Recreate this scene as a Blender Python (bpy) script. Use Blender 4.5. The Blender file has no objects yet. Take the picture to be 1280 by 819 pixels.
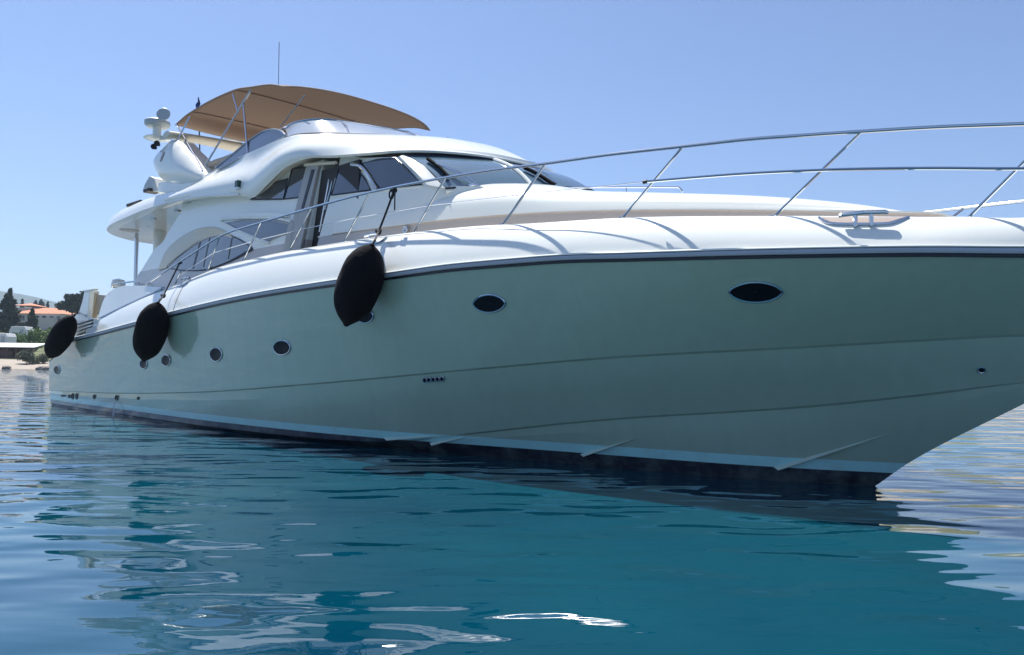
import bpy, bmesh, math, random
import numpy as np
from mathutils import Vector, Matrix
random.seed(4); rng = np.random.default_rng(7)
sc = bpy.context.scene
COL = sc.collection

# ------------------------------------------------------------------ camera
F, YH, ROLL, CAMH = 950.0, 455.0, math.radians(0.7), 1.354
PITCH = math.atan((YH - 409.5) / F)
cr, sr, cp, sp = math.cos(ROLL), math.sin(ROLL), math.cos(PITCH), math.sin(PITCH)
right = Vector((cr, -sr*sp, sr*cp)); up = Vector((-sr, -cr*sp, cr*cp)); fwd = Vector((0, cp, sp))
cd = bpy.data.cameras.new('camera'); cam = bpy.data.objects.new('camera', cd); COL.objects.link(cam)
cd.sensor_width = 36; cd.lens = 36 * F / 1280; cd.clip_start = .1; cd.clip_end = 12000
cam.matrix_world = Matrix(((right.x, up.x, -fwd.x, 0), (right.y, up.y, -fwd.y, 0), (right.z, up.z, -fwd.z, CAMH), (0, 0, 0, 1)))
sc.camera = cam

# ------------------------------------------------------------------ yacht frame (x forward, y to port, z up)
TH = math.radians(-43.98421)
UX = np.array([math.cos(TH), math.sin(TH), 0]); NY = np.array([-math.sin(TH), math.cos(TH), 0])
ORG = np.array([-13.118072, 21.923984, 0]) + 2.6 * NY
CAMW = np.array([0, 0, CAMH])

# ------------------------------------------------------------------ sky and sun
SL = (-.42, .08, .90)                                    # towards the sun, in the yacht's frame
Lw = SL[0]*UX + SL[1]*NY + np.array([0, 0, SL[2]]); Lw /= np.linalg.norm(Lw)
EL = math.asin(Lw[2]); AZ = math.atan2(Lw[0], Lw[1])
W = bpy.data.worlds.new('World'); sc.world = W; W.use_nodes = True
nt = W.node_tree; bg = nt.nodes['Background']
sky = nt.nodes.new('ShaderNodeTexSky'); sky.sky_type = 'NISHITA'; sky.sun_disc = False
sky.sun_elevation = EL; sky.sun_rotation = AZ; sky.air_density = 1.0; sky.dust_density = 0.4; sky.ozone_density = 6.0
tint = nt.nodes.new('ShaderNodeMixRGB'); tint.blend_type = 'MULTIPLY'; tint.inputs[0].default_value = 1; tint.inputs[2].default_value = (.93, .90, .97, 1)   # white balance
nt.links.new(sky.outputs[0], tint.inputs[1]); nt.links.new(tint.outputs[0], bg.inputs[0]); bg.inputs[1].default_value = 0.088
sd = bpy.data.lights.new('sun', 'SUN'); sd.energy = 5.0; sd.angle = math.radians(.53); sd.color = (1, .965, .91)
sun = bpy.data.objects.new('sun', sd); COL.objects.link(sun)
sun.rotation_euler = Vector(Lw).to_track_quat('Z', 'Y').to_euler()
vs = sc.view_settings; vs.view_transform = 'Standard'; vs.look = 'None'; vs.gamma = 1; vs.exposure = 0.74
sc.cycles.max_bounces = 8; sc.cycles.volume_bounces = 0

# ------------------------------------------------------------------ projection helpers: a sight line of the survey meets a surface of the boat
def ray(px, py):
    x, y = (px-640)/F, (409.5-py)/F
    x, y = x*cr - y*sr, x*sr + y*cr
    return np.array([x, cp - y*sp, sp + y*cp])
def loc(p): q = p - ORG; return np.array([q@UX, q@NY, q[2]])
CL = loc(CAMW)
def rl(px, py): r = ray(px, py); return np.array([r@UX, r@NY, r[2]])
def U(px, py, y):                                        # on the longitudinal plane y
    r = rl(px, py); return CL + r*((y - CL[1])/r[1])
def Zp(px, py, z):
    r = rl(px, py); return CL + r*((z - CL[2])/r[2])
def H(px, py, fn):                                       # on the starboard surface y = -fn(x, z)
    r = rl(px, py); g = lambda t: (CL + r*t)[1] + fn(*(CL + r*t)[[0, 2]])
    t0 = 2.0; a = g(t0); t = t0
    while t < 40:
        t += .1; b = g(t)
        if a*b <= 0:
            lo, hi = t-.1, t
            for _ in range(30):
                m = (lo+hi)/2
                if g(lo)*g(m) <= 0: hi = m
                else: lo = m
            return CL + r*lo
        a = b
    return U(px, py, -2.3)
def Wd(px, py, Y):                                       # world point at distance Y
    r = ray(px, py); return CAMW + r*(Y/r[1])

def pchip(tab):
    xs = np.array([p[0] for p in tab], float); ys = np.array([p[1] for p in tab], float)
    h = np.diff(xs); d = np.diff(ys)/h; m = np.zeros(len(xs)); m[0] = d[0]; m[-1] = d[-1]
    for i in range(1, len(xs)-1):
        if d[i-1]*d[i] > 0:
            w1, w2 = 2*h[i]+h[i-1], h[i]+2*h[i-1]; m[i] = (w1+w2)/(w1/d[i-1]+w2/d[i])
    def f(x):
        x = min(max(x, xs[0]), xs[-1]); i = min(max(int(np.searchsorted(xs, x))-1, 0), len(xs)-2)
        t = (x-xs[i])/h[i]
        return float((1+2*t)*(1-t)**2*ys[i] + t*(1-t)**2*h[i]*m[i] + t*t*(3-2*t)*ys[i+1] + t*t*(t-1)*h[i]*m[i+1])
    return f
def spline(pts, n=8, closed=False):                      # Catmull-Rom (centripetal-ish) through 3D points
    P = [np.array(p, float) for p in pts]; out = []; N = len(P)
    rngi = range(N if closed else N-1)
    for i in rngi:
        a, b, c, d = (P[(i-1) % N], P[i], P[(i+1) % N], P[(i+2) % N]) if closed else (P[max(i-1, 0)], P[i], P[i+1], P[min(i+2, N-1)])
        for k in range(n):
            t = k/n
            lb, lc = np.linalg.norm(c-b), 0
            m1 = (c-a)/2; m2 = (d-b)/2
            l1 = np.linalg.norm(b-a) or lb; l2 = np.linalg.norm(d-c) or lb
            m1 = m1*min(1, 1.6*lb/max(np.linalg.norm(m1)*1.0, 1e-6)); m2 = m2*min(1, 1.6*lb/max(np.linalg.norm(m2), 1e-6))
            out.append((2*t**3-3*t*t+1)*b + (t**3-2*t*t+t)*m1 + (-2*t**3+3*t*t)*c + (t**3-t*t)*m2)
    if not closed: out.append(P[-1])
    return out

# ------------------------------------------------------------------ materials
MATS = {}
def mat(name, col, rough=.5, metal=0, coat=0, var=0, vscale=8, bump=0, bscale=30, spec=.5, ior=1.5):
    m = bpy.data.materials.new(name); m.use_nodes = True; t = m.node_tree; b = t.nodes['Principled BSDF']
    b.inputs['Base Color'].default_value = (*col, 1); b.inputs['Roughness'].default_value = rough
    b.inputs['Metallic'].default_value = metal; b.inputs['Coat Weight'].default_value = coat
    b.inputs['Coat Roughness'].default_value = .04; b.inputs['Specular IOR Level'].default_value = spec; b.inputs['IOR'].default_value = ior
    tc = t.nodes.new('ShaderNodeTexCoord')
    if var:
        n = t.nodes.new('ShaderNodeTexNoise'); n.inputs['Scale'].default_value = vscale; n.inputs['Detail'].default_value = 5
        t.links.new(tc.outputs['Object'], n.inputs['Vector'])
        r = t.nodes.new('ShaderNodeMapRange'); r.inputs[3].default_value = 1-var; r.inputs[4].default_value = 1+var
        t.links.new(n.outputs['Fac'], r.inputs[0])
        x = t.nodes.new('ShaderNodeVectorMath'); x.operation = 'SCALE'; x.inputs[0].default_value = col
        t.links.new(r.outputs[0], x.inputs['Scale']); t.links.new(x.outputs[0], b.inputs['Base Color'])
    if bump:
        n = t.nodes.new('ShaderNodeTexNoise'); n.inputs['Scale'].default_value = bscale; n.inputs['Detail'].default_value = 3
        t.links.new(tc.outputs['Object'], n.inputs['Vector'])
        k = t.nodes.new('ShaderNodeBump'); k.inputs['Strength'].default_value = 1; k.inputs['Distance'].default_value = bump
        t.links.new(n.outputs['Fac'], k.inputs['Height']); t.links.new(k.outputs[0], b.inputs['Normal'])
    MATS[name] = m; return m
white = mat('gelcoat_white', (.86, .87, .80), .22, coat=.5, var=.015, vscale=1.2)
cream = mat('cream_gelcoat', (.72, .66, .52), .4, var=.03)
taupe = mat('taupe_tone', (.50, .45, .42), .35, var=.03, vscale=2)
deckm = mat('deck_nonskid', (.62, .58, .52), .7, var=.05, vscale=20)
steel = mat('polished_steel', (.62, .62, .63), .09, 1)
greym = mat('grey_trim', (.28, .32, .38), .25, coat=.5)
stripg = mat('rub_strip', (.40, .44, .50), .4)
navy = mat('navy_stripe', (.006, .009, .022), .35)
black = mat('black_rubber', (.012, .012, .014), .6)
glass = mat('tinted_glass', (.018, .03, .05), .04, coat=1, spec=.8, ior=1.55)
wglass = mat('windscreen_glass', (.09, .155, .20), .05, coat=1, spec=.8, ior=1.6, var=.15, vscale=1.5)
fglass = mat('smoked_acrylic', (.36, .41, .47), .15, coat=.6, spec=.5, var=.2, vscale=2)
darkin = mat('interior_shade', (.02, .018, .018), .6)
curtain = mat('curtain_cloth', (.13, .14, .18), .8)
tan = mat('door_tan', (.42, .40, .37), .35, var=.04)
fend = mat('fender_cover', (.0045, .0042, .0065), .95, var=.25, vscale=30, bump=.03, bscale=6, spec=.2)
portg = mat('porthole_glass', (.004,.007,.012), .3, spec=.12)
rimm = mat('porthole_rim_metal', (.62,.65,.68), .15, 1)
ropem = mat('dark_rope', (.012, .013, .016), .8)
greylt = mat('light_grey_plastic', (.47, .51, .51), .45)
green = mat('green_lens', (.005, .06, .04), .1)
wood = mat('teak', (.30, .19, .11), .6, var=.15, vscale=20)
blue = mat('flag_blue', (.03, .06, .22), .8)

def canvas_material():
    m = bpy.data.materials.new('tan_canvas'); m.use_nodes = True; t = m.node_tree; b = t.nodes['Principled BSDF']
    b.inputs['Base Color'].default_value = (.40, .31, .24, 1); b.inputs['Roughness'].default_value = .85
    tr = t.nodes.new('ShaderNodeBsdfTranslucent'); tr.inputs[0].default_value = (.36, .28, .22, 1)
    mx = t.nodes.new('ShaderNodeMixShader'); mx.inputs[0].default_value = .5
    n = t.nodes.new('ShaderNodeTexNoise'); n.inputs['Scale'].default_value = 2.5; n.inputs['Detail'].default_value = 4
    k = t.nodes.new('ShaderNodeBump'); k.inputs['Distance'].default_value = .03; t.links.new(n.outputs[0], k.inputs['Height'])
    t.links.new(k.outputs[0], b.inputs['Normal'])
    t.links.new(b.outputs[0], mx.inputs[1]); t.links.new(tr.outputs[0], mx.inputs[2]); t.links.new(mx.outputs[0], t.nodes['Material Output'].inputs[0])
    return m
canvas = canvas_material()

def hull_material():                                     # champagne topsides, pale boot stripe, dark antifouling, split at real heights on the hull
    m = bpy.data.materials.new('hull_paint'); m.use_nodes = True; t = m.node_tree; b = t.nodes['Principled BSDF']
    tc = t.nodes.new('ShaderNodeTexCoord'); s = t.nodes.new('ShaderNodeSeparateXYZ'); t.links.new(tc.outputs['Object'], s.inputs[0])
    def gt(v):
        n = t.nodes.new('ShaderNodeMath'); n.operation = 'GREATER_THAN'; n.inputs[1].default_value = v; t.links.new(s.outputs['Z'], n.inputs[0]); return n
    n0 = t.nodes.new('ShaderNodeTexNoise'); n0.inputs['Scale'].default_value = .9; n0.inputs['Detail'].default_value = 6; t.links.new(tc.outputs['Object'], n0.inputs['Vector'])
    r0 = t.nodes.new('ShaderNodeMixRGB'); r0.inputs[1].default_value = (.33, .47, .37, 1); r0.inputs[2].default_value = (.37, .515, .41, 1); t.links.new(n0.outputs[0], r0.inputs[0])
    sm = t.nodes.new('ShaderNodeMapping'); sm.inputs['Scale'].default_value = (7, 7, .5); t.links.new(tc.outputs['Object'], sm.inputs[0])
    sn = t.nodes.new('ShaderNodeTexNoise'); sn.inputs['Scale'].default_value = 1; sn.inputs['Detail'].default_value = 5; t.links.new(sm.outputs[0], sn.inputs['Vector'])
    sr_ = t.nodes.new('ShaderNodeMapRange'); sr_.inputs[1].default_value = .35; sr_.inputs[2].default_value = .75; sr_.inputs[3].default_value = 1.0; sr_.inputs[4].default_value = .93; t.links.new(sn.outputs[0], sr_.inputs[0])
    st = t.nodes.new('ShaderNodeVectorMath'); st.operation = 'SCALE'; t.links.new(r0.outputs[0], st.inputs[0]); t.links.new(sr_.outputs[0], st.inputs['Scale']); r0 = st
    a = t.nodes.new('ShaderNodeMixRGB'); a.inputs[1].default_value = (.008, .009, .022, 1); a.inputs[2].default_value = (.42, .80, .80, 1); t.links.new(gt(.17).outputs[0], a.inputs[0])
    gn = t.nodes.new('ShaderNodeTexNoise'); gn.inputs['Scale'].default_value = 3; gn.inputs['Detail'].default_value = 8; gn.inputs['Roughness'].default_value = .7; t.links.new(tc.outputs['Object'], gn.inputs['Vector'])
    gm = t.nodes.new('ShaderNodeMapRange'); gm.inputs[1].default_value = .45; gm.inputs[2].default_value = .75; gm.inputs[3].default_value = 0; gm.inputs[4].default_value = .35; t.links.new(gn.outputs[0], gm.inputs[0])
    ga = t.nodes.new('ShaderNodeMixRGB'); ga.inputs[2].default_value = (.30,.42,.36,1); t.links.new(gm.outputs[0], ga.inputs[0]); t.links.new(a.outputs[0], ga.inputs[1]); a = ga
    c = t.nodes.new('ShaderNodeMixRGB'); t.links.new(gt(.295).outputs[0], c.inputs[0]); t.links.new(a.outputs[0], c.inputs[1]); t.links.new(r0.outputs[0], c.inputs[2])
    t.links.new(c.outputs[0], b.inputs['Base Color'])
    b.inputs['Roughness'].default_value = .32; b.inputs['Coat Weight'].default_value = 1; b.inputs['Coat Roughness'].default_value = .03
    m1 = t.nodes.new('ShaderNodeMapping'); m1.inputs['Scale'].default_value = (.7, .7, 3.5); m1.inputs['Rotation'].default_value = (0, .12, 0); t.links.new(tc.outputs['Object'], m1.inputs[0])
    n1 = t.nodes.new('ShaderNodeTexNoise'); n1.inputs['Scale'].default_value = 1.6; n1.inputs['Detail'].default_value = 2; t.links.new(m1.outputs[0], n1.inputs['Vector'])
    k = t.nodes.new('ShaderNodeBump'); k.inputs['Distance'].default_value = .02; t.links.new(n1.outputs[0], k.inputs['Height']); t.links.new(k.outputs[0], b.inputs['Coat Normal'])
    return m
hullm = hull_material()
def house_material():                                    # white above a set height, taupe below
    m = mat('deckhouse_tones', (.8, .8, .79), .25, coat=.5); t = m.node_tree; b = t.nodes['Principled BSDF']
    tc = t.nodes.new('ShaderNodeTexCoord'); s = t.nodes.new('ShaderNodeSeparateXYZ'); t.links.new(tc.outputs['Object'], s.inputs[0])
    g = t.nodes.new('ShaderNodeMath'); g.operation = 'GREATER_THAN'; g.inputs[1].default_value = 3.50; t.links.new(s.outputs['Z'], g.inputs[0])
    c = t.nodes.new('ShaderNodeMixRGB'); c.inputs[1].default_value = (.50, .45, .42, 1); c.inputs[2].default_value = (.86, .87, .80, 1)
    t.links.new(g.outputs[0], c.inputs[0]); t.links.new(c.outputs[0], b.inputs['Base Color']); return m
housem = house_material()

# ------------------------------------------------------------------ mesh helpers
class MB:
    def __init__(s): s.v = []; s.f = []
    def add(s, v, f):
        o = len(s.v); s.v += [tuple(map(float, p)) for p in v]; s.f += [tuple(i+o for i in q) for q in f]; return s
    def grid(s, rows, close_u=False, close_v=False):
        n, m = len(rows), len(rows[0]); v = [p for r in rows for p in r]; f = []
        for i in range(n if close_v else n-1):
            for j in range(m if close_u else m-1):
                a, b = i*m+j, i*m+(j+1) % m; c, d = ((i+1) % n)*m+(j+1) % m, ((i+1) % n)*m+j
                f.append((a, b, c, d))
        return s.add(v, f)
    def tube(s, path, r, n=10, caps=True, closed=False):
        P = [np.array(p, float) for p in path]; N = len(P); R = r if hasattr(r, '__len__') else [r]*N
        T = []
        for i in range(N):
            d = (P[(i+1) % N]-P[i-1]) if closed else (P[min(i+1, N-1)]-P[max(i-1, 0)]); T.append(d/(np.linalg.norm(d) or 1))
        a = np.array([0, 0, 1.]) if abs(T[0][2]) < .9 else np.array([1., 0, 0]); rows = []
        for i in range(N):
            a = a - T[i]*(a@T[i]); a /= np.linalg.norm(a); b = np.cross(T[i], a)
            rows.append([P[i]+R[i]*(math.cos(q)*a+math.sin(q)*b) for q in [2*math.pi*k/n for k in range(n)]])
        s.grid(rows, close_u=True, close_v=closed)
        if caps and not closed:
            o = len(s.v)-N*n; s.f.append(tuple(o+k for k in reversed(range(n)))); s.f.append(tuple(o+(N-1)*n+k for k in range(n)))
        return s
    def box(s, c, d, R=None):
        c = np.array(c, float); d = np.array(d, float)/2; R = np.eye(3) if R is None else R
        v = [c+R@(d*np.array(q)) for q in [(-1,-1,-1),(1,-1,-1),(1,1,-1),(-1,1,-1),(-1,-1,1),(1,-1,1),(1,1,1),(-1,1,1)]]
        return s.add(v, [(3,2,1,0),(4,5,6,7),(0,1,5,4),(1,2,6,5),(2,3,7,6),(3,0,4,7)])
    def lathe(s, c, axis, prof, n=24):                   # prof: (along axis, radius)
        ax = np.array(axis, float); ax /= np.linalg.norm(ax); a = np.array([0, 0, 1.]) if abs(ax[2]) < .9 else np.array([1., 0, 0])
        a -= ax*(a@ax); a /= np.linalg.norm(a); b = np.cross(ax, a); c = np.array(c, float)
        return s.grid([[c+ax*h+r*(math.cos(q)*a+math.sin(q)*b) for q in [2*math.pi*k/n for k in range(n)]] for h, r in prof], close_u=True)
    def build(s, name, m, parent=None, smooth=35, bevel=0, weld=True):
        me = bpy.data.meshes.new(name); me.from_pydata(s.v, [], s.f); me.validate()
        bm = bmesh.new(); bm.from_mesh(me)
        if weld: bmesh.ops.remove_doubles(bm, verts=bm.verts, dist=.0006); bmesh.ops.dissolve_degenerate(bm, dist=.0004, edges=bm.edges)
        bmesh.ops.recalc_face_normals(bm, faces=bm.faces)
        for f in bm.faces: f.smooth = smooth > 0
        if smooth:
            for e in bm.edges: e.smooth = not (len(e.link_faces) == 2 and e.calc_face_angle(0) > math.radians(smooth))
        bm.to_mesh(me); bm.free()
        for q in (m if isinstance(m, (list, tuple)) else [m]): me.materials.append(q)
        o = bpy.data.objects.new(name, me); COL.objects.link(o)
        if parent: o.parent = parent
        if bevel:
            b = o.modifiers.new('bevel', 'BEVEL'); b.width = bevel; b.segments = 2; b.limit_method = 'ANGLE'; b.angle_limit = math.radians(40)
        return o
def empty(name, loc=(0, 0, 0), rz=0, parent=None):
    o = bpy.data.objects.new(name, None); COL.objects.link(o); o.location = loc; o.rotation_euler = (0, 0, rz); o.empty_display_size = .3
    if parent: o.parent = parent
    return o
def tag(o, label=None, cat=None, group=None, kind=None):
    for k, v in (('label', label), ('category', cat), ('group', group), ('kind', kind)):
        if v: o[k] = v
    return o
def mir(p): return np.array([p[0], -p[1], p[2]])

def patch(poly, fn, off=0, thick=.02, step=.18, both=False):
    """panel: outline poly in (x, z) laid on the surface y=-fn(x,z), stands off by `off`, thickness `thick` inward."""
    bm = bmesh.new(); vs_ = [bm.verts.new((p[0], 0, p[1])) for p in poly]; bm.faces.new(vs_)
    xs = [p[0] for p in poly]; zs = [p[1] for p in poly]
    for ax, lo, hi in ((0, min(xs), max(xs)), (2, min(zs), max(zs))):
        k = max(1, int((hi-lo)/step))
        for i in range(1, k+1):
            co = [0, 0, 0]; co[ax] = lo+(hi-lo)*(i-.5)/k; no = [0, 0, 0]; no[ax] = 1
            bmesh.ops.bisect_plane(bm, geom=bm.verts[:]+bm.edges[:]+bm.faces[:], plane_co=co, plane_no=no, dist=1e-5)
    bm.verts.index_update()
    V = [(v.co.x, v.co.z) for v in bm.verts]; Fc = [[v.index for v in f.verts] for f in bm.faces]
    B = [(e.verts[0].index, e.verts[1].index) for e in bm.edges if len(e.link_faces) == 1]; bm.free()
    mb = MB(); n = len(V)
    outer = [(x, -fn(x, z)-off, z) for x, z in V]
    if both: inner = [(x, fn(x, z)+off, z) for x, z in V]
    else: inner = [(x, -fn(x, z)-off+thick, z) for x, z in V]
    mb.add(outer+inner, [tuple(f) for f in Fc]+[tuple(i+n for i in reversed(f)) for f in Fc]+[(a, b, b+n, a+n) for a, b in B])
    return mb
def surf_outline(pix, fn, closed=True, n=1):             # pixels -> (x,z) polygon on the surface
    return [tuple(H(a, b, fn)[[0, 2]]) for a, b in pix]

# =================================================================== THE YACHT
yacht = empty('motor_yacht', tuple(ORG), TH)
tag(yacht, 'large white motor yacht with champagne hull, flybridge and tan bimini, moored broadside', 'yacht')

# ---- hull
rub_px = [(92,426),(117,420),(171,406),(211,395),(320,371),(420,355.5),(482,347.5),(580,335),(680,327),(800,323),(936,319.5),(1053,317.5),(1160,316.5),(1280,317.5)]
yR = pchip([(-.25,2.72),(1.5,2.80),(4,2.90),(8,2.97),(12,2.98),(15,2.93),(17,2.82),(18.5,2.63),(20,2.34),(21.5,1.95),(22.6,1.57),(23.5,1.16),(24.3,.67),(24.95,0)])
yK1 = pchip([(-.3,2.68),(5,2.76),(9,2.76),(13,2.64),(15,2.46),(17.5,2.06),(19.2,1.68),(21.4,1.06),(23.2,.40),(24.14,0)])
yK2 = pchip([(-.3,2.63),(4,2.66),(9,2.62),(13,2.36),(15,2.04),(16.65,1.72),(19.2,1.18),(21,.70),(22.3,.34),(23.45,0)])
yWL = pchip([(-.3,2.60),(4,2.63),(8,2.60),(10,2.51),(13,2.22),(15,1.86),(16.5,1.52),(17.5,1.28),(19,.92),(20,.68),(20.84,.38),(21.3,.15),(21.56,0)])
rub3 = [H(a, b, lambda x, z: yR(x)) for a, b in rub_px]
zR = pchip([(-.25,1.28),(.3,1.40),(.85,1.55),(1.25,1.68)]+[(p[0], p[2]) for p in rub3 if p[0] > 1.6]+[(24.2,2.36),(24.95,2.33)])
k1px = [(250,489.5),(380,480),(450,474),(600,460),(780,445),(1000,433),(1140,425),(1280,418)]
zK1 = pchip([(-.3,.44),(4,.52)]+[(q[0], q[2]) for q in [H(a, b, lambda x, z: yK1(x)) for a, b in k1px]]+[(24.14,1.72)])
k2px = [(600,540),(700,529),(780,522),(1000,508),(1140,494),(1280,478)]
zK2 = pchip([(-.3,.05),(12,.06),(14.6,.10)]+[(q[0], q[2]) for q in [H(a, b, lambda x, z: yK2(x)) for a, b in k2px]]+[(23.45,1.27)])
stem = pchip([(20.6,-.7),(21.56,0),(21.92,.3),(23.02,1.01),(24.14,1.72),(24.95,2.33)])
def rows_at(x):
    sz = stem(x) if x > 20.6 else -.7
    r = [(zR(x), yR(x)), (zK1(x), yK1(x)) if x < 24.14 else (sz, 0), (zK2(x), yK2(x)) if x < 23.45 else (sz, 0), (0., yWL(x)) if x < 21.56 else (sz, 0), (max(sz, -.7), 0 if x > 21 else .0)]
    return [(max(z, sz), y) for z, y in r]
def hullY(x, z):
    if x > 24.95 or x < -.3: return 0
    r = rows_at(x)[::-1]; return float(np.interp(z, [q[0]+i*1e-6 for i, q in enumerate(r)], [q[1] for q in r]))
xs = list(np.linspace(-.25, 20, 120))+list(np.linspace(20, 24.95, 90))[1:]
grid = []
for x in xs:
    r = rows_at(x); col = []
    for i in range(4):
        k = 4 if i < 3 else 2
        lip_ = (.028, .026) if i in (1, 2) else (0, 0)
        fade = min(1, r[i][1]/.3) if i in (1, 2) else 0
        if i in (1, 2) and (i == 1 or x > 15): col.append((x, -r[i][1]-.012*fade, r[i][0]+.0)); 
        elif i in (1, 2): col.append((x, -r[i][1], r[i][0]))
        for j in range(k):
            t = j/k
            if j == 0 and i in (1, 2): col.append((x, -max(r[i][1]-.030*fade, 0), r[i][0]-.022*fade)); continue
            col.append((x, -(r[i][1]*(1-t)+r[i+1][1]*t), r[i][0]*(1-t)+r[i+1][0]*t))
    col.append((x, -r[4][1], r[4][0])); grid.append(col)
hb = MB(); hb.grid(grid); hb.grid([[mir(p) for p in c] for c in grid])
hb.grid([[p for p in grid[0]], [mir(p) for p in grid[0]]])           # transom
hull = hb.build('hull', hullm, yacht, smooth=7)

# rub rail, stripe below it
def both_rows(rows): return rows, [[mir(p) for p in r] for r in rows]
def hp(x, z, off): return (x, -hullY(x, z)-off, z)
def section_strip(xs_, prof, name, m, parent, smooth=40):
    rows = [[(x, -(yR(x)+dy), zR(x)+dz) for dy, dz in prof] for x in xs_]
    mb = MB()
    for r in both_rows(rows): mb.grid(r)
    return mb.build(name, m, parent, smooth=smooth)
xr = list(np.linspace(1.45, 24.9, 150))
section_strip(list(np.linspace(-.2, 24.9, 160)), [(-.02,-.034),(.006,-.032),(.009,-.018),(.006,-.003),(-.02,-.002)], 'navy_stripe', navy, hull)
section_strip(xr, [(-.03,0),(.028,.002),(.040,.016),(.042,.034),(.030,.05),(-.03,.056)], 'rub_rail', stripg, yacht)
section_strip(xr, [(-.03,.055),(.034,.057),(.040,.066),(.030,.078),(-.04,.08)], 'rail_capping', white, yacht)

# ---- bulwark
bt_px = [(123,398),(160,379),(204,360.5),(222,356),(243,346.5),(281,332),(305,326),(360,314),(430,302.5),(500,292.5),(590,283),(670,279),(775,272.5),(964,270),(1137,271),(1208,271),(1280,272)]
def inn(x): return .36 if x > 8 else .10+.26*max(0, (x-3.3)/4.7)
bt3 = [H(a, b, lambda x, z: yR(x)-(inn(x) if x < 22.5 else .36*max(.25, (24.95-x)/2.45))) for a, b in bt_px]
zT = pchip([(1.3,1.86),(2.4,2.05),(3.1,2.3)]+[(p[0], p[2]) for p in bt3 if p[0] > 3.3]+[(24.2,2.80),(24.95,2.76)])
def inset(x): return inn(x) if x < 22.5 else .36*max(.0, (24.95-x)/2.45)
def bulY(x, z):
    z0, z1 = zR(x)+.08, zT(x); t = min(max((z-z0)/max(z1-z0, .01), 0), 1)
    u_ = 1-(1-t)**(1/1.5)                                  # invert z = h(1-(1-u)^1.5)
    return yR(x)-.01-(inset(x)-.01)*u_**1.15
def bulrow(x):
    z0, z1 = zR(x)+.08, zT(x); r = []
    for k in range(11):
        u_ = k/10; r.append((x, -(yR(x)-.01-(inset(x)-.01)*u_**1.15), z0+(z1-z0)*(1-(1-u_)**1.5)))
    yi = yR(x)-inset(x); r.append((x, -max(yi-.10, 0), z1-.012)); r.append((x, -max(yi-.14, 0), z1-.06)); r.append((x, -max(yi-.16, 0), z1-.40))
    return r
bx = sorted(set(list(np.linspace(3.35, 22, 130))+list(np.linspace(22, 24.95, 40))))
br = [bulrow(x) for x in bx]
bb = MB()
for r in both_rows(br): bb.grid(r)
bb.build('bulwark', white, yacht, smooth=30)
jr = [p for p in bulrow(H(221,375,bulY)[0])[:11]]
MB().tube([np.array(p)+np.array([.0,-.002,0]) for p in jr], .006, 5).build('panel_joint', greym, yacht)
# deck inside the bulwark
dk = [[(x, -max(yR(x)-inset(x)-.155, 0)*(1-2*k/8), zT(x)-.36+.03*math.sin(math.pi*k/8)) for k in range(9)] for x in bx]
MB().grid(dk).build('deck', deckm, yacht)

# ---- coachroof on the foredeck
cW = pchip([(13.6,2.20),(14.5,2.14),(16,2.06),(17.5,1.86),(19,1.56),(20,1.31),(21,1.0),(22,.64),(22.7,.30),(23.05,0)])
clo = [((475,284),2.14),((555,274),2.05),((640,267),1.86),((743,263),1.6),((860,261),1.35),((999,263),.95),((1112,266),.62),((1170,268),.4)]
zLo = pchip([(13.6,3.52)]+sorted([(U(*p, -y)[0], U(*p, -y)[2]) for p, y in clo])+[(23.05,2.62)])
zTop = pchip([(13.6,4.36),(16,4.20),(17.3,4.02),(18.3,3.77),(19.11,3.64),(20.69,3.39),(21.58,3.2),(22.23,3.0),(22.8,2.78),(23.05,2.64)])
def coachY(x, z):
    lo, hi = zLo(x), zTop(x)
    if z <= lo: return cW(x)+.02
    s = min((z-lo)/max(hi-lo, .01), 1); ph = math.asin(s**(1/.85)); return cW(x)*math.cos(ph)**.55
rows = []
for x in np.linspace(13.6, 23.05, 90):
    w, lo, hi = cW(x), zLo(x), zTop(x); r = [(x, -(w+.0), zT(x)-.42), (x, -(w+.0), lo-.03), (x, -(w+.025), lo-.012), (x, -(w+.02), lo+.01)]
    for k in range(1, 15):
        ph = math.pi/2*k/14; r.append((x, -(w*math.cos(ph)**.55), lo+(hi-lo)*math.sin(ph)**.85))
    rows.append(r)
cb = MB()
for r in both_rows(rows): cb.grid([q[2:] for q in r])
coach = cb.build('coachroof', white, yacht, smooth=40)
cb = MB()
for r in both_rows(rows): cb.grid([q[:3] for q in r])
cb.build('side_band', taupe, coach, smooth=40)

# ---- deckhouse side (two slabs with the doorway between)
W0 = pchip([(4.5,2.34),(10,2.34),(13,2.30),(14.5,2.22),(15.5,2.15),(16.05,2.08),(16.75,1.82)])
def HY(x, z): return W0(x)-.09*(z-2.6)
def Q(*px): return surf_outline(px, HY)
def Qs(pix, n=5, closed=True):
    pts = [(a, 0, b) for a, b in Q(*pix)]; return [(p[0], p[2]) for p in spline(pts, n, closed)]
wing = Qs([(169,349),(181,331),(193,312),(203,303),(212,288),(226,266),(240,252)], 5, False)
aftp = [(6.0, 2.3)] + wing + [(8.8,4.86),(10.5,4.86),(11.9,4.86),(12.75,4.90)]
dl, dr_ = Q((404,206),(380,316)), Q((424,204),(394,316))
top_ = dl[0]; aftp += [(top_[0], 4.9), tuple(dl[0]), tuple(dl[1]), (dl[1][0]-.12, 2.3)]
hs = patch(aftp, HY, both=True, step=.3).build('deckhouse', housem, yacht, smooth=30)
fr = Q((506,196),(520,210),(542,233))
frp = [tuple(dr_[1]), tuple(dr_[0]), (dr_[0][0]+.02, 4.9), (14.2,4.74)] + [tuple(p) for p in fr] + [(16.72,3.93),(16.72,2.5),(dr_[1][0]-.12,2.5)]
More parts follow.
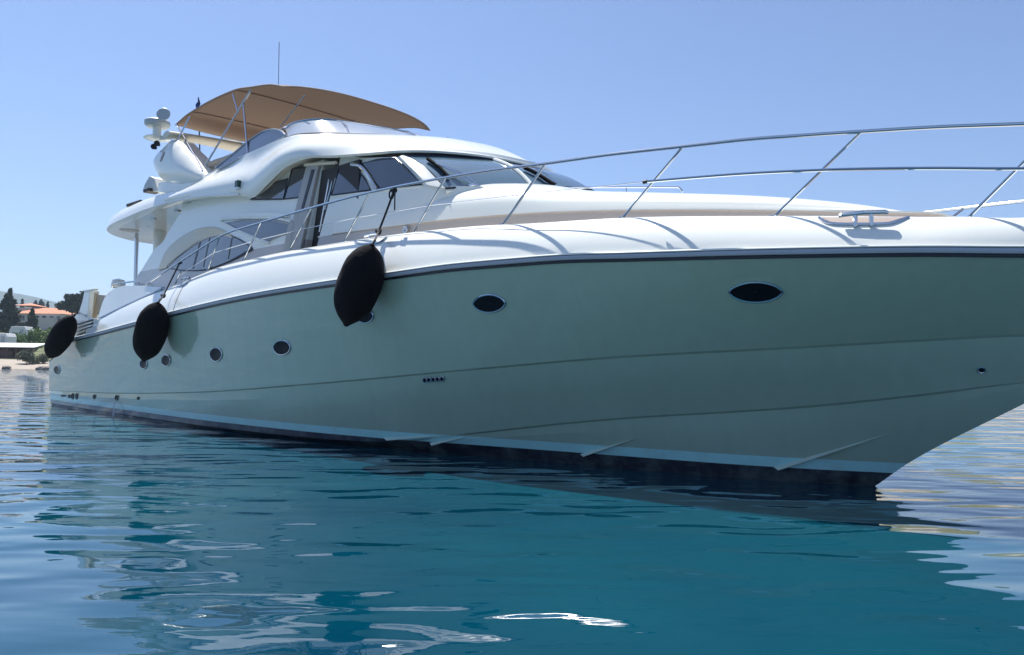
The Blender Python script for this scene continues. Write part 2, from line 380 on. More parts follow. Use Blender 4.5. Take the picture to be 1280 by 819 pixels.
patch(frp, HY, both=True, step=.3).build('deckhouse_front', housem, hs, smooth=30)
MB().box((13.2, 0, 3.55), (2.0, 4.22, 2.3)).build('cabin_shade_box', darkin, hs)  # solid dark box: the cabin's inner shade put into its colour

def window(pix, fn=HY, name='window', off=.012, m=glass, parent=None, frame=.022, fm=greym, n=5, sharp=False, thick=.02):
    pts = [H(a, b, fn) for a, b in pix]
    poly = [(p[0], p[2]) for p in pts] if sharp else [(p[0], p[2]) for p in spline([(q[0], 0, q[2]) for q in pts], n, True)]
    o = patch(poly, fn, off, thick).build(name, m, parent, smooth=30)
    if frame:
        mb = MB(); mb.tube([(x, -fn(x, z)-off-.001, z) for x, z in poly], frame, 6, closed=True); mb.build('window_frame', fm, o if (parent and parent.parent is None) else parent)
    return o
# lower saloon window: arched recess lip, eye-shaped glass
eye = [(210,333),(230,316),(242,307),(255,299),(267,294.5),(278,293),(292,296),(304,302),(316,311),(309,316),(300,321),(280,330),(255,337.5),(230,338),(218,336.5)]
window(eye, parent=hs, name='saloon_window', frame=.015, fm=navy)
arch_out = [(199,338),(208,316),(224,300),(243,289),(262,284),(276,286),(290,294)]
arch_in = [(209,335),(224,321.5),(241,309),(255,300.5),(267,296),(279,295),(293,298)]
ro = [H(a, b, HY) for a, b in arch_out]; ri = [H(a, b, HY) for a, b in arch_in]
ro = spline(ro, 6); ri = spline(ri, 6)
def outw(p, d): return np.array([p[0], p[1]-d, p[2]])
N_ = len(ro)
amp = [math.sin(math.pi*i/(N_-1))**.6 for i in range(N_)]
MB().grid([[outw(ro[i], -.02) for i in range(N_)], [outw(ro[i], .02+.03*amp[i]) for i in range(N_)],
           [outw(ro[i]*.88+ri[i]*.12, .03+.05*amp[i]) for i in range(N_)], [outw(ro[i]*.15+ri[i]*.85, .022+.01*amp[i]) for i in range(N_)], [outw(ri[i]*1.0, .020) for i in range(N_)]]).build('window_hood', cream, hs, smooth=50)
for a, b, w_ in (((251,303),(242,336),.09),((263,297),(255,334),.05),((291,297),(286,324),.05)):
    p, q = H(*a, HY), H(*b, HY)
    patch([(p[0]-w_/2, p[2]), (p[0]+w_/2, p[2]), (q[0]+w_/2, q[2]), (q[0]-w_/2, q[2])], HY, .016, .01).build('mullion', navy, hs)
# diamond window with white raised frame
window([(284,279),(305,275.5),(345,275.5),(367,281.5),(366,290),(352,294),(335,301.5),(318,294),(300,287)], parent=hs, name='saloon_window', sharp=True, frame=.018, fm=greym)
for pth in ([(276,277),(298,288),(318,297),(337,304)], [(278,274.5),(305,272.5),(345,272.5),(366,277)]):
    MB().tube([H(a, b, HY)-np.array([0, .02, 0]) for a, b in pth], .028, 8).build('window_trim', white, hs)
patch(Q((302,266.5),(345,266),(362,268),(362,272),(304,271.5)), HY, .05, .05).build('eyebrow_moulding', white, hs, bevel=.01)
# upper side windows
window([(314,249.5),(322,243),(332.5,235.5),(345,228),(360.5,223.5),(355,249)], parent=hs, name='side_window', sharp=True, frame=.014, fm=navy)
window([(366,211.5),(386,209),(382,226),(375,246.5),(356,249)], parent=hs, name='side_window', sharp=True, frame=.016, fm=navy)
window([(425,210),(435,208),(443,211),(450,215.5),(457,224),(464,237.5),(440,241),(415,244)], parent=hs, name='side_window', sharp=True, frame=.016, fm=navy)
MB().tube(spline([H(a, b, HY)-np.array([0,.015,0]) for a, b in [(441,205.5),(450,207.5),(458,214),(465,224),(472,237)]], 6), .042, 8).build('pillar_trim', steel, hs)
window([(453,204.5),(472,200),(495,197.8),(510,212),(528,230.5),(500,233.5),(475,236)], parent=hs, name='side_window', sharp=True, frame=.016, fm=navy)
# sill moulding along the windows
MB().tube([H(a, b, HY)-np.array([0,.005,0]) for a, b in [(313,251.5),(350,251.5),(375,249.5)]], .018, 6).build('sill_trim', white, hs)
MB().tube([H(a, b, HY)-np.array([0,.005,0]) for a, b in [(414,246.5),(440,243),(475,238.5),(528,233)]], .018, 6).build('sill_trim', white, hs)
MB().tube([H(a, b, HY)-np.array([0,.002,0]) for a, b in [(398,296.5),(430,291),(475,284.5),(520,278.5)]], .014, 6).build('sill_trim', white, hs)
# sliding door, pushed aft
door = patch(Q((387,208),(402,208),(379,314),(360,316)), HY, .07, .05).build('sliding_door', tan, yacht, smooth=30, bevel=.008)
window([(394,213),(398,213),(384,262),(381,262)], parent=door, name='door_glass', sharp=True, frame=0, off=.078, m=navy)
patch(Q((366,278),(372,278),(366,316),(358,316)), HY, .076, .02).build('door_frame', tan, door)
for a, b in (((412,214),(398,290)),((418,212),(405,262))):
    MB().tube([H(*a, HY)+np.array([0,.02,0]), H(*b, HY)+np.array([0,.02,0])], .014, 6).build('door_rail', steel, door)
MB().tube([H(386,207,HY)-np.array([0,.08,0]), H(404,206,HY)-np.array([0,.08,0]), H(425,204.5,HY)-np.array([0,.08,0])], .03, 8).build('door_header', cream, door)

# ---- windscreen
wb = [(16.22,-1.97,3.93),(16.55,-1.6,3.97),(16.98,-1.0,4.0),(17.28,-.45,4.05),(17.4,0,4.07)]
wt = [(15.1,-1.88,4.66),(15.5,-1.47,4.66),(15.97,-.85,4.64),(16.18,-.4,4.61),(16.24,0,4.60)]
wbs, wts = spline(wb, 8), spline(wt, 8)
wbs += [mir(p) for p in wbs[-2::-1]]; wts += [mir(p) for p in wts[-2::-1]]
rows = []
for k in range(9):
    t = k/8; rows.append([a*(1-t)+b*t+np.array([.05, 0, .05])*math.sin(math.pi*t) for a, b in zip(wbs, wts)])
ws = MB().grid(rows).build('windscreen', wglass, yacht)
def on_ws(i, t, out=.012):
    a, b = wbs[i], wts[i]; p = a*(1-t)+b*t+np.array([.05, 0, .05])*math.sin(math.pi*t); return p+np.array([.6, -.4 if p[1] < 0 else .4, .6])*out
nn = len(wbs)
MB().grid([[p+np.array([0,0,.01]) for p in wbs], [p*np.array([1,1.0,1])+np.array([.02,0,-.04]) for p in wbs], [p*np.array([1,.93,1])+np.array([-.1,0,-.25]) for p in wbs]]).build('windscreen_coaming', white, ws)
for i0 in (17, nn-18):
    MB().tube([on_ws(i0, t, .012) for t in np.linspace(-.01, 1, 9)], .032, 8).build('windscreen_pillar', white if i0 in (17, nn-18) else steel, ws)
MB().tube([on_ws(i, 0, .0) for i in range(nn)], .02, 8).build('windscreen_seal', navy, ws)
MB().tube([on_ws(i, .97, .0) for i in range(nn)], .018, 8).build('windscreen_seal', navy, ws)
# white A pillar between side window and windscreen
MB().grid([[H(499,196.5,HY)-np.array([0,.02,0]), H(515,211,HY)-np.array([0,.02,0]), H(534,232,HY)-np.array([0,.02,0])],
           [H(502,196,HY)-np.array([0,.04,0]), H(518,211,HY)-np.array([0,.04,0]), H(537,232,HY)-np.array([0,.04,0])],
           [np.array(on_ws(0,1,.0)), np.array(on_ws(0,.55,.0)), np.array(on_ws(0,0,.0))]]).build('corner_pillar', white, ws)
wiperm = mat('wiper_rubber', (.004,.004,.005), .9, spec=.1)
# wipers: blade, arms
def wsray(px, py):                                        # nearest windscreen point to a sight line
    r = rl(px, py); r = r/np.linalg.norm(r); best = None
    for i in range(nn):
        for t in np.linspace(0, 1, 21):
            p = on_ws(i, t, .0); d = np.linalg.norm(np.cross(p-CL, r))
            if best is None or d < best[0]: best = (d, p)
    return best[1]
OUTV = np.array([.55, -.45, .6])
for blade, arms in (([(534,202),(548,213),(561,222)], [((592,240),(545,210)),((598,239),(552,210))]), ([(656,212),(670,222),(692,232)], [((694,233),(668,215))])):
    bl = [wsray(*p)+OUTV*.05 for p in blade]
    w = MB().tube(spline(bl, 4), .03, 6).build('wiper', wiperm, ws)
    for a, b in arms:
        MB().tube([wsray(*a)+OUTV*.03, (wsray(*a)+wsray(*b))/2+OUTV*.1, wsray(*b)+OUTV*.07], .014, 6).build('wiper_arm', steel, ws)
MB().box(wsray(592,236)+OUTV*.03, (.14,.1,.05)).build('wiper_motor', steel, ws, bevel=.01)

# ---- flybridge shell
E = [(7.0,-2.40,4.92),(8.8,-2.43,4.80),(10.55,-2.37,4.58),(11.0,-2.34,4.50),(11.6,-2.37,4.66),(12.3,-2.41,4.84),(13.0,-2.38,4.88),(13.7,-2.28,4.79),(14.5,-2.15,4.71),(15.07,-1.94,4.69),(15.55,-1.52,4.68),(16.02,-.85,4.65),(16.28,0,4.61)]
C_ = [(7.2,-2.25,5.15),(8.8,-2.08,5.47),(10.3,-2.15,5.5),(10.8,-2.17,5.5),(11.3,-2.19,5.5),(11.8,-2.20,5.5),(12.15,-2.17,5.5),(12.36,-2.10,5.5),(12.77,-1.78,5.5),(13.1,-1.40,5.5),(13.45,-.98,5.5),(13.85,-.42,5.5),(14.0,0,5.5)]
e3, c3 = spline(E, 8), spline(C_, 8); M = len(e3)
def bulge(i, t):
    s = i/(M-1); a, b = e3[i], c3[i]; p = a*(1-t)+b*t
    f = max(0, (s-.45)/.55)
    o = np.array([.06*f, -.05*(1-f*.6) if s < .999 else 0, .04+.09*f])*math.sin(math.pi*t)**.8
    side = max(0, 1-f*2); cv = np.array([0, -.05*side, 0])*math.sin(2*math.pi*t)
    p = p+o+cv
    if i == M-1: p[1] = 0
    return p
rows = [[np.array([p[0]-.05 if i > M*.6 else p[0], p[1]*.93, p[2]+.10]) for i, p in enumerate(e3)], [np.array([p[0], p[1]*.985, p[2]+.0]) for p in e3], [p+np.array([0, -.012 if i < M-1 else 0, .03]) for i, p in enumerate(e3)]]
for k in range(1, 13): rows.append([bulge(i, .03+k/12*.97 if k < 12 else 1) for i in range(M)])
rows.append([np.array([p[0]-.06, p[1]*.96, p[2]+.015]) for p in c3]); rows.append([np.array([p[0]-.1, p[1]*.93, p[2]-.02]) for p in c3]); rows.append([np.array([p[0]-.15, p[1]*.9, p[2]-.4]) for p in c3])
fb = MB()
for r in both_rows(rows): fb.grid(r)
fly = fb.build('flybridge', white, yacht, smooth=50)
# soffit and floor
for nm, src, dz, sc_, mt in (('roof_soffit', e3, .085, .935, cream), ('flybridge_floor', c3, -.38, .9, deckm)):
    MB().grid([[np.array([p[0]-(.12 if dz < 0 else .05), p[1]*sc_*(1-2*k/6), p[2]+dz]) for p in src[:-1]] for k in range(7)]).build(nm, mt, fly)

# flybridge wind deflector: front band and side panes
t5 = [(11.25,-1.90,5.92),(11.8,-1.88,5.95),(12.27,-1.66,5.95),(12.5,-1.28,5.95),(12.70,-.82,5.94),(12.88,-.3,5.93),(12.92,0,5.93)]
b5 = [(11.95,-2.16,5.51),(12.25,-2.09,5.52),(12.65,-1.83,5.52),(13.02,-1.42,5.52),(13.38,-.98,5.53),(13.80,-.38,5.53),(13.94,0,5.53)]
ts, bs = spline(t5, 6), spline(b5, 6); ts += [mir(p) for p in ts[-2::-1]]; bs += [mir(p) for p in bs[-2::-1]]
ts = [p-np.array([0,0,.05]) for p in ts]
rows = [[b*(1-t)+a*t+np.array([.01,0,.01])*math.sin(math.pi*t) for a, b in zip(ts, bs)] for t in np.linspace(0, 1, 6)]
defl = MB().grid(rows).build('wind_deflector', fglass, fly)
MB().tube(ts, .022, 8).build('deflector_rail', steel, defl); MB().tube([p+np.array([0,0,.0]) for p in bs], .016, 8).build('deflector_seal', navy, defl)
for i in (0, 17, 29, len(ts)-30, len(ts)-1):
    if i < len(ts): MB().tube([bs[i], (bs[i]+ts[i])/2+np.array([.035,0,.035]), ts[i]], .016, 6).build('deflector_post', steel, defl)
sidep = [(270,210),(282,200),(295,189.5),(306,180),(317.5,171.5),(329,164.5),(340,162),(349,163),(354,166),(356,170.5),(345,176.5),(332.5,182.5),(310,193),(290,203),(275,210.5)]
FS = lambda x, z: 2.14-.28*max(0, z-5.45)
for sgn in (1, -1):
    pts = [H(a, b, FS) for a, b in sidep]
    pl = patch([(p[0], p[2]) for p in pts], FS, 0, .012); 
    tb = MB().tube(spline(pts, 3, True), .022, 6, closed=True)
    if sgn < 0: pl.v = [(x, -y, z) for x, y, z in pl.v]; tb.v = [(x, -y, z) for x, y, z in tb.v]
    sp_ = pl.build('side_deflector', glass, fly); tb.build('side_deflector_frame', greym, sp_)
# tan seat backs / coaming pad behind the deflector
p0 = [U(a, b, -1.85) for a, b in [(255,213),(268,204),(283,199),(300,192)]]
MB().tube(spline(p0, 5), .07, 8).build('coaming_pad', mat('coaming_pad', (.5,.42,.34), .7), fly)

# ---- aft overhang of the flybridge deck
lip = [(10.55,-2.40,4.585),(9.6,-2.44,4.70),(8.81,-2.45,4.79),(7.35,-2.43,4.89),(5.76,-2.42,4.92),(4.4,-2.40,4.89),(3.2,-2.32,4.88),(2.35,-2.14,4.88),(1.70,-1.85,4.88),(1.15,-1.42,4.88),(.75,-.8,4.88),(.60,0,4.88)]
hgt = [.0,.10,.17,.27,.31,.33,.32,.27,.22,.18,.16,.16]
ls = spline(lip, 6); hg = [p[2] for p in spline([(i, 0, h) for i, h in enumerate(hgt)], 6)]
def inw(p, d):                                             # towards the middle of the deck
    c = np.array([max(p[0], 4.2), 0, p[2]]); v = c-p; v[2] = 0; L_ = np.linalg.norm(v) or 1; return p+v/L_*d
ML = len(ls)
rows = [[np.array([p[0], 0, p[2]+.06]) if k == 0 else p for p in ls] for k in range(0)]
R_ = []
R_.append([inw(p, .34)+np.array([0,0,.045]) for p in ls])
R_.append([inw(p, .30)+np.array([0,0,.04]) for p in ls])
R_.append([inw(p, .05)+np.array([0,0,.0]) for p in ls])
R_.append([p+np.array([0,0,.012]) for p in ls])
R_.append([inw(p, .02)+np.array([0,0,.06+.15*h]) for p, h in zip(ls, hg)])
R_.append([inw(p, .07)+np.array([0,0,.07+.6*h]) for p, h in zip(ls, hg)])
R_.append([inw(p, .16)+np.array([0,0,.06+.9*h]) for p, h in zip(ls, hg)])
R_.append([inw(p, .26)+np.array([0,0,.05+h]) for p, h in zip(ls, hg)])
R_.append([inw(p, .40)+np.array([0,0,.04+h]) for p, h in zip(ls, hg)])
R_.append([inw(p, .44)+np.array([0,0,.08]) for p, h in zip(ls, hg)])
ob = MB()
for r in both_rows(R_): ob.grid(r)
over = ob.build('aft_overhang', white, fly, smooth=50)
sf = [inw(p, .33)+np.array([0,0,.042]) for p in ls]
MB().grid([[np.array([p[0], p[1]*(1-2*k/8), p[2]]) for p in sf] for k in range(9)]).build('overhang_ceiling', mat('ceiling_panel', (.74,.76,.72), .25, coat=.5), over)
MB().grid([[np.array([p[0], p[1]*(1-2*k/8), p[2]+.06]) for p in sf] for k in range(9)]).build('aft_deck_floor', deckm, over)
for px_, py_ in ((241,260),(222,265),(193,274),(186,283)):
    p = Zp(px_, py_, 4.93); MB().lathe((p[0], p[1], 4.955), (0,0,-1), [(0,.0),(0,.085),(.03,.08),(.035,.06),(.028,0)], 16).build('ceiling_light', steel, over)
for px_, py_ in ((162,289),):
    p = Zp(px_, py_, 4.9); MB().lathe((p[0], p[1], 4.935), (0,0,-1), [(0,.0),(0,.26),(.025,.25),(.03,.2),(.02,0)], 24).build('ceiling_speaker', greylt, over)
# posts under the overhang
a, b = Zp(171,292,4.9), None
yy = a[1]; b = U(170,350,yy)
MB().tube([a, (b[0], b[1], 2.4)], .055, 12).build('support_post', steel, yacht)
p = U(200,298,-1.0); MB().tube([(p[0],p[1],4.95),(p[0],p[1],2.2)], .17, 20).build('support_column', white, yacht)
# gear on the aft deck edge
p, q = U(160,257,-2.1), U(176,252,-2.1); MB().tube([p, q], .05, 8).build('barbecue_handle', black, over)
pp = [U(a, b, -1.9)[[0,2]] for a, b in [(183,240),(186,231),(192,221),(198,224),(203,240)]]
patch(pp, lambda x, z: 2.0, 0, .5, step=.2).build('deck_locker', greylt, over, bevel=.03)
MB().box(U(190,239,-1.95), (.35,.3,.08)).build('deck_gear', black, over, bevel=.01)
patch([tuple(U(a, b, -2.15)[[0,2]]) for a, b in [(198,228),(252,222),(256,240),(196,241)]], lambda x, z: 2.15, 0, .3, step=.3).build('arch_base', white, over, bevel=.03)

# ---- radar arch
arch = empty('radar_arch', parent=yacht)
pod = [tuple(U(a, b, -2.25)[[0,2]]) for a, b in [(210,172),(201,180),(192,190),(188,202),(190,215),(196,224),(204,228.5),(216,231),(234,229.5),(255,224.5),(250,217),(243,208),(236,199),(228.6,190),(222,183.5),(217,177)]]
pod = [(p[0], p[2]) for p in spline([(x, 0, z) for x, z in pod], 3, True)]
def segd(x, z):
    d = 9
    for i in range(len(pod)):
        a = np.array(pod[i]); b = np.array(pod[(i+1) % len(pod)]); ab = b-a; t = np.clip(((x-a[0])*ab[0]+(z-a[1])*ab[1])/(ab@ab+1e-9), 0, 1); d = min(d, math.hypot(*(a+ab*t-np.array([x, z]))))
    return d
def podY(x, z): return 2.06+.24*math.sqrt(max(0, 1-(1-min(segd(x, z)/.42, 1))**2))
for sgn in (1, -1):
    mb = patch(pod, podY, 0, .36, step=.09)
    if sgn < 0: mb.v = [(x, -y, z) for x, y, z in mb.v]
    mb.build('arch_fin', white, arch, smooth=60)
# crossbar: foil section spanning the beam
cy = np.linspace(-2.25, 2.25, 15); rows = []
for y in cy:
    cx_, cz = 6.25+.25*(abs(y)/2.25)**2, 6.66+.14*(1-(y/2.25)**2)
    rows.append([np.array([cx_+(.20+.16*(1-abs(y)/2.25))*math.cos(q), y, cz+(.07+.03*(1-abs(y)/2.25))*math.sin(q)]) for q in [2*math.pi*k/16 for k in range(16)]])
cbm = MB().grid(rows, close_u=True); cbm.f.append(tuple(range(15,-1,-1))); cbm.f.append(tuple(range(14*16, 15*16))); cbm.build('arch_crossbar', cream, arch)
c0 = U(196,173.5,-2.2)
MB().lathe(c0, (0,0,1), [(-.06,0),(-.055,.1),(-.02,.26),(.0,.30),(.02,.28),(.035,0)]).build('antenna_platform', white, arch)
MB().tube([c0, c0+np.array([.55,.15,-.03])], .06, 8).build('platform_arm', white, arch)
c1 = U(196.5,155,-2.2)
MB().tube([c0, (c0[0], c0[1], c1[2])], .1, 14).build('radar_pedestal', white, arch)
MB().lathe((c0[0],c0[1],c1[2]), (0,0,1), [(-.085,0),(-.085,.24),(-.03,.29),(.05,.29),(.08,.26),(.085,0)]).build('radar_dome', greylt, arch)
c2 = U(204.5,143,-2.2); ax = np.array([.75,-.6,.15])
MB().lathe(c2, ax, [(-.04,0),(-.035,.10),(-.01,.15),(.015,.16),(.03,.145),(.035,0)]).build('searchlight', greylt, arch)
MB().tube([c2-ax*.08, (c0[0]-.05,c0[1]+.05,c1[2]+.08)], .04, 8).build('searchlight_bracket', black, arch)
for px_, py_ in ((193,184),(197,180)):
    c = U(px_, py_, -2.3); MB().lathe(c, (.8,-.5,-.1), [(-.12,0),(-.12,.04),(.02,.045),(.08,.07),(.085,.06),(.03,0)], 14).build('horn', black, arch)
for px_, py_ in ((203,196),):
    c = H(px_, py_, podY); mb = MB()
    A1 = np.array([.75,0,.66]); A2 = np.array([-.66,0,.75]); yb = -podY(c[0], c[2])
    ring = lambda k, o: [c*np.array([1,0,1])+A1*.15*k*math.cos(q)+A2*.055*k*math.sin(q)+np.array([0, -podY(*(c+A1*.15*k*math.cos(q)+A2*.055*k*math.sin(q))[[0,2]])-o, 0]) for q in [2*math.pi*j/20 for j in range(20)]]
    mb.grid([ring(.01,.012), ring(.8,.012), ring(1,.008), ring(1.02,-.02)], close_u=True); mb.build('badge', mat('badge_bronze', (.22,.2,.19), .3, .6), arch)
sdm = U(291,168,1.4); MB().lathe(sdm-np.array([0,0,.25]), (0,0,1), [(-.05,.2),(0,.26),(.2,.27),(.33,.22),(.41,.12),(.44,0)]).build('satellite_dome', white, arch)
fl = U(251,186,-.3); ft = U(248,122,-.3)
MB().tube([(fl[0],fl[1],6.7), ft], .018, 6).build('flag_staff', navy, arch)
fa, fb_ = U(248.2,124,-.3), U(250,138,-.3)
MB().grid([[fa+(fb_-fa)*t+np.array([-.02-.14*math.sin(t*2.2)*s, .05*math.sin(5*t+3*s), -.05*s]) for s in np.linspace(0,1,5)] for t in np.linspace(0,1,7)]).build('flag', blue, arch)
an = U(349,108,2.0); at_ = U(349,53,2.0)
MB().tube([(an[0],an[1],5.4), at_], .012, 6).build('whip_antenna', white if False else greym, yacht)

# ---- bimini
bim = empty('bimini', parent=yacht); hemm = mat('hem_webbing', (.30,.22,.17), .8)
bedge = pchip([(6.0,7.06),(6.8,7.18),(8.0,7.22),(9.1,7.18),(9.9,7.05),(10.7,6.90),(11.3,6.70)])
def bz(x, y):
    side = abs(y)/1.86
    return bedge(x)+.04*(1-side**2)+.02*min(1, (1-side)/.12)
rows = []
for x in np.linspace(6.05, 11.2, 34):
    rows.append([(x+.30*(1-(abs(y)/1.86)**3)*(1 if x > 8 else -1)*abs(x-8)/2.3, y, bz(x, y)) for y in 1.86*np.sign(np.linspace(-1,1,31))*np.abs(np.linspace(-1,1,31))**.8])
cn = MB().grid(rows).build('canopy', canvas, bim)
so = cn.modifiers.new('solid', 'SOLIDIFY'); so.thickness = .012
border = [rows[0][j] for j in range(31)]+[r[-1] for r in rows[1:]]+[rows[-1][j] for j in range(29,-1,-1)]+[r[0] for r in rows[-2:0:-1]]
MB().tube(border, .016, 6, closed=True).build('canopy_hem', hemm, bim)
hoops = [(7.0,.0),(9.2,0)]
for x, _ in hoops:
    MB().tube([(x, y, bz(x, y)-.022) for y in np.linspace(-1.84,1.84,25)], .014, 6).build('canopy_hoop', hemm, bim)
def pole(a, ya, b, yb, r=.02):
    p, q = U(*a, ya), U(*b, yb)
    for s in (1, -1): MB().tube([p*np.array([1,s,1]), q*np.array([1,s,1])], r, 8).build('canopy_pole', steel, bim)
pole((304,127),-1.86,(310.5,201),-2.16); pole((314,112),-1.84,(256,208),-2.1); pole((221,156),-1.86,(254,214),-2.1,.024)
pole((237,146),-1.84,(219,181),-2.1); pole((291,118),-1.86,(297,139),-1.9); pole((381,119),-1.8,(351,158),-1.85,.012)

# ---- cockpit coaming and stern
CS = lambda x, z: min(yR(x)-.12, 2.8)-.18*max(0, z-2.35)
co = [(123.5,398),(126,385),(131,372),(140,362.5),(150,358.5),(160,357.2),(180,357.5),(204,360.2),(190,366),(160,380)]
cpoly = [tuple(H(a, b, CS)[[0,2]]) for a, b in co]
cpoly = [(p[0], p[2]) for p in spline([(x,0,z) for x, z in cpoly], 4, True)]
cc = patch(cpoly, CS, 0, .5, step=.2).build('cockpit_coaming', white, yacht, smooth=40, bevel=.04)
mb = patch(cpoly, CS, 0, .5, step=.2); mb.v = [(x,-y,z) for x,y,z in mb.v]; mb.build('cockpit_coaming', white, yacht, smooth=40, bevel=.04)
MB().tube([H(a, b, CS)+np.array([0,.02,0]) for a, b in [(124,398.5),(160,381),(203,361.5)]], .05, 8).build('coaming_groove', greym, cc)
rr = [U(a, b, -2.45) for a, b in [(140,360),(142,356),(146,354.5),(160,352.8),(171,352),(173,354),(173.5,357)]]
MB().tube(spline(rr, 4), .022, 8).build('cockpit_rail', steel, yacht)
c = U(148,354,-2.3); MB().lathe(c-np.array([0,0,.12]), (0,0,1), [(0,.17),(.12,.17),(.2,.14),(.24,0)]).build('winch_cover', white, yacht)
# transom side panel, vents, stern gate
SP = lambda x, z: yR(x)-.06
st = [(92.5,424),(93,400),(97,390),(103,376),(106,362.5),(119,362),(116,375),(111,397),(122,399),(117,420)]
patch([tuple(H(a, b, SP)[[0,2]]) for a, b in [(93,424.5),(93,396),(99,389),(103,376),(105.5,364),(112,364),(109,397),(123,399),(118,419)]], SP, 0, .12, step=.2).build('stern_quarter', white, yacht, bevel=.02)
tp = [H(a, b, SP)+np.array([0,.03,0]) for a, b in [(105,363),(119,362.5)]]
MB().box((tp[0]+tp[1])/2, (abs(tp[1][0]-tp[0][0])*.8, .12, .06)).build('gate_top', white, yacht, bevel=.02)
patch([tuple(H(a, b, lambda x,z: 2.6)[[0,2]]) for a, b in [(111,366),(119,364),(114,397),(108,398)]], lambda x,z: 2.6, 0, .1).build('stern_gate', cream, yacht, bevel=.01)
patch([tuple(H(a, b, lambda x,z: 2.55)[[0,2]]) for a, b in [(121,368),(131,369),(121,398),(113,398)]], lambda x,z: 2.55, 0, .1).build('stern_gate', tan, yacht, bevel=.01)
for k in range(4):
    a, b = H(97, 419-k*4.5, SP), H(116.5, 412.5-k*4.2, SP)
    MB().tube([a-np.array([0,.012,0]), b-np.array([0,.012,0])], .022, 6).build('air_vent', navy, yacht)
# transom bulkhead and swim platform
MB().box((3.35, 0, 1.9), (.2, 5.2, 1.2)).build('transom_bulkhead', white, yacht, bevel=.03)
ap = [[(x, -(yR(x)-.02)*(1-2*k/6), zR(x)-.02) for k in range(7)] for x in np.linspace(-.22, 3.4, 20)]
MB().grid(ap).build('swim_platform', wood, yacht)

# ---- portholes, vents, strakes on the hull
def hull_n(x, z):
    e = .05; a = np.array([x+e, -hullY(x+e, z), z])-np.array([x-e, -hullY(x-e, z), z]); b = np.array([x, -hullY(x, z+e), z+e])-np.array([x, -hullY(x, z-e), z-e])
    n_ = np.cross(a, b); n_ /= np.linalg.norm(n_); return n_ if n_[1] < 0 else -n_
def porthole(cx, cy, w, h, lens=False, name='porthole', rim=.012, recess=True):
    pts = []
    for k in range(28):
        q = 2*math.pi*k/28; ex = math.cos(q); ey = math.sin(q)*(abs(math.sin(q))**(.25 if lens else 0))
        pts.append(H(cx+w/2*ex, cy-h/2*ey, hullY))
    c = sum(pts)/len(pts); n_ = hull_n(c[0], c[2])
    ring = lambda k, o: [c+(p-c)*k+n_*o for p in pts]
    o = MB().grid([ring(1.0,.004), ring(.99,.014), ring(.9,.016), ring(.6,.010), ring(.02,.008)], close_u=True).build(name, portg, hull, smooth=50)
    if rim: MB().tube(ring(1.0,.012), rim, 6, closed=True).build('porthole_rim', rimm, hull)
    return o
porthole(945,364.5,66,25,True); porthole(612,379,40,22,True); porthole(457,395,20,17); porthole(353,434.5,21,18); porthole(270.5,443,15,17); porthole(208,450.5,11,14)
porthole(180,455,9,12); porthole(71.5,462.5,7,11)
porthole(1226.5,462,9,7,name='drain_fitting', rim=.008)
for k in range(5): porthole(531.5+k*5.4, 475-k*.35, 4.4, 6, name='drain_fitting', rim=.008)
for x_, y_, w_, h_ in ((91,495.5,3,8),(96,495.5,3,8),(87,495.5,3,5),(79.5,494.8,6,3),(118,496,3,6),(146,497.5,4,7),(173,498,2.6,4)):
    porthole(x_, y_, w_, h_, name='exhaust_outlet', rim=0)
def strake(tip, toe0, toe1):
    A, B_, C2 = H(*tip, hullY), H(*toe0, hullY), H(*toe1, hullY)
    mb = MB(); L = 14; top, out, bot = [], [], []
    for k in range(L):
        t = k/(L-1); a = A*(1-t)+B_*t; b = A*(1-t)+C2*t; d = .004+.09*t
        a[1] = -hullY(a[0], a[2]); b[1] = -hullY(b[0], b[2]); nn_ = hull_n(a[0], a[2])
        top.append(a-nn_*.01); out.append((a+b)/2+nn_*d*.4+np.array([0,-.4*d,-.1*d])); bot.append(b-nn_*.01)
    mb.grid([top, out, bot]); mb.add([top[-1], out[-1], bot[-1]], [(0,1,2)]); return mb.build('spray_strake', mat('strake_paint', (.50,.60,.52), .3, coat=.5), hull, smooth=0)
strake((1108,543),(966,584),(984,586)); strake((795,548),(724,568),(741,568)); strake((585,545.5),(536,553.5),(550,554.5)); strake((560,543.5),(478,547),(497,550))

jt = H(146,499.5, hullY)-np.array([0,.03,0]); jb = MB()
for k in range(4): jb.tube([jt+np.array([.02*(k-2),.02,0]), jt+np.array([.02*(k-2),-.02,-.10]), np.array([jt[0]+.04*(k-2), jt[1]-.04, .0])], [.003,.004,.005], 5)
jb.build('cooling_water', mat('spray_water', (.75,.8,.82), .3), hull)
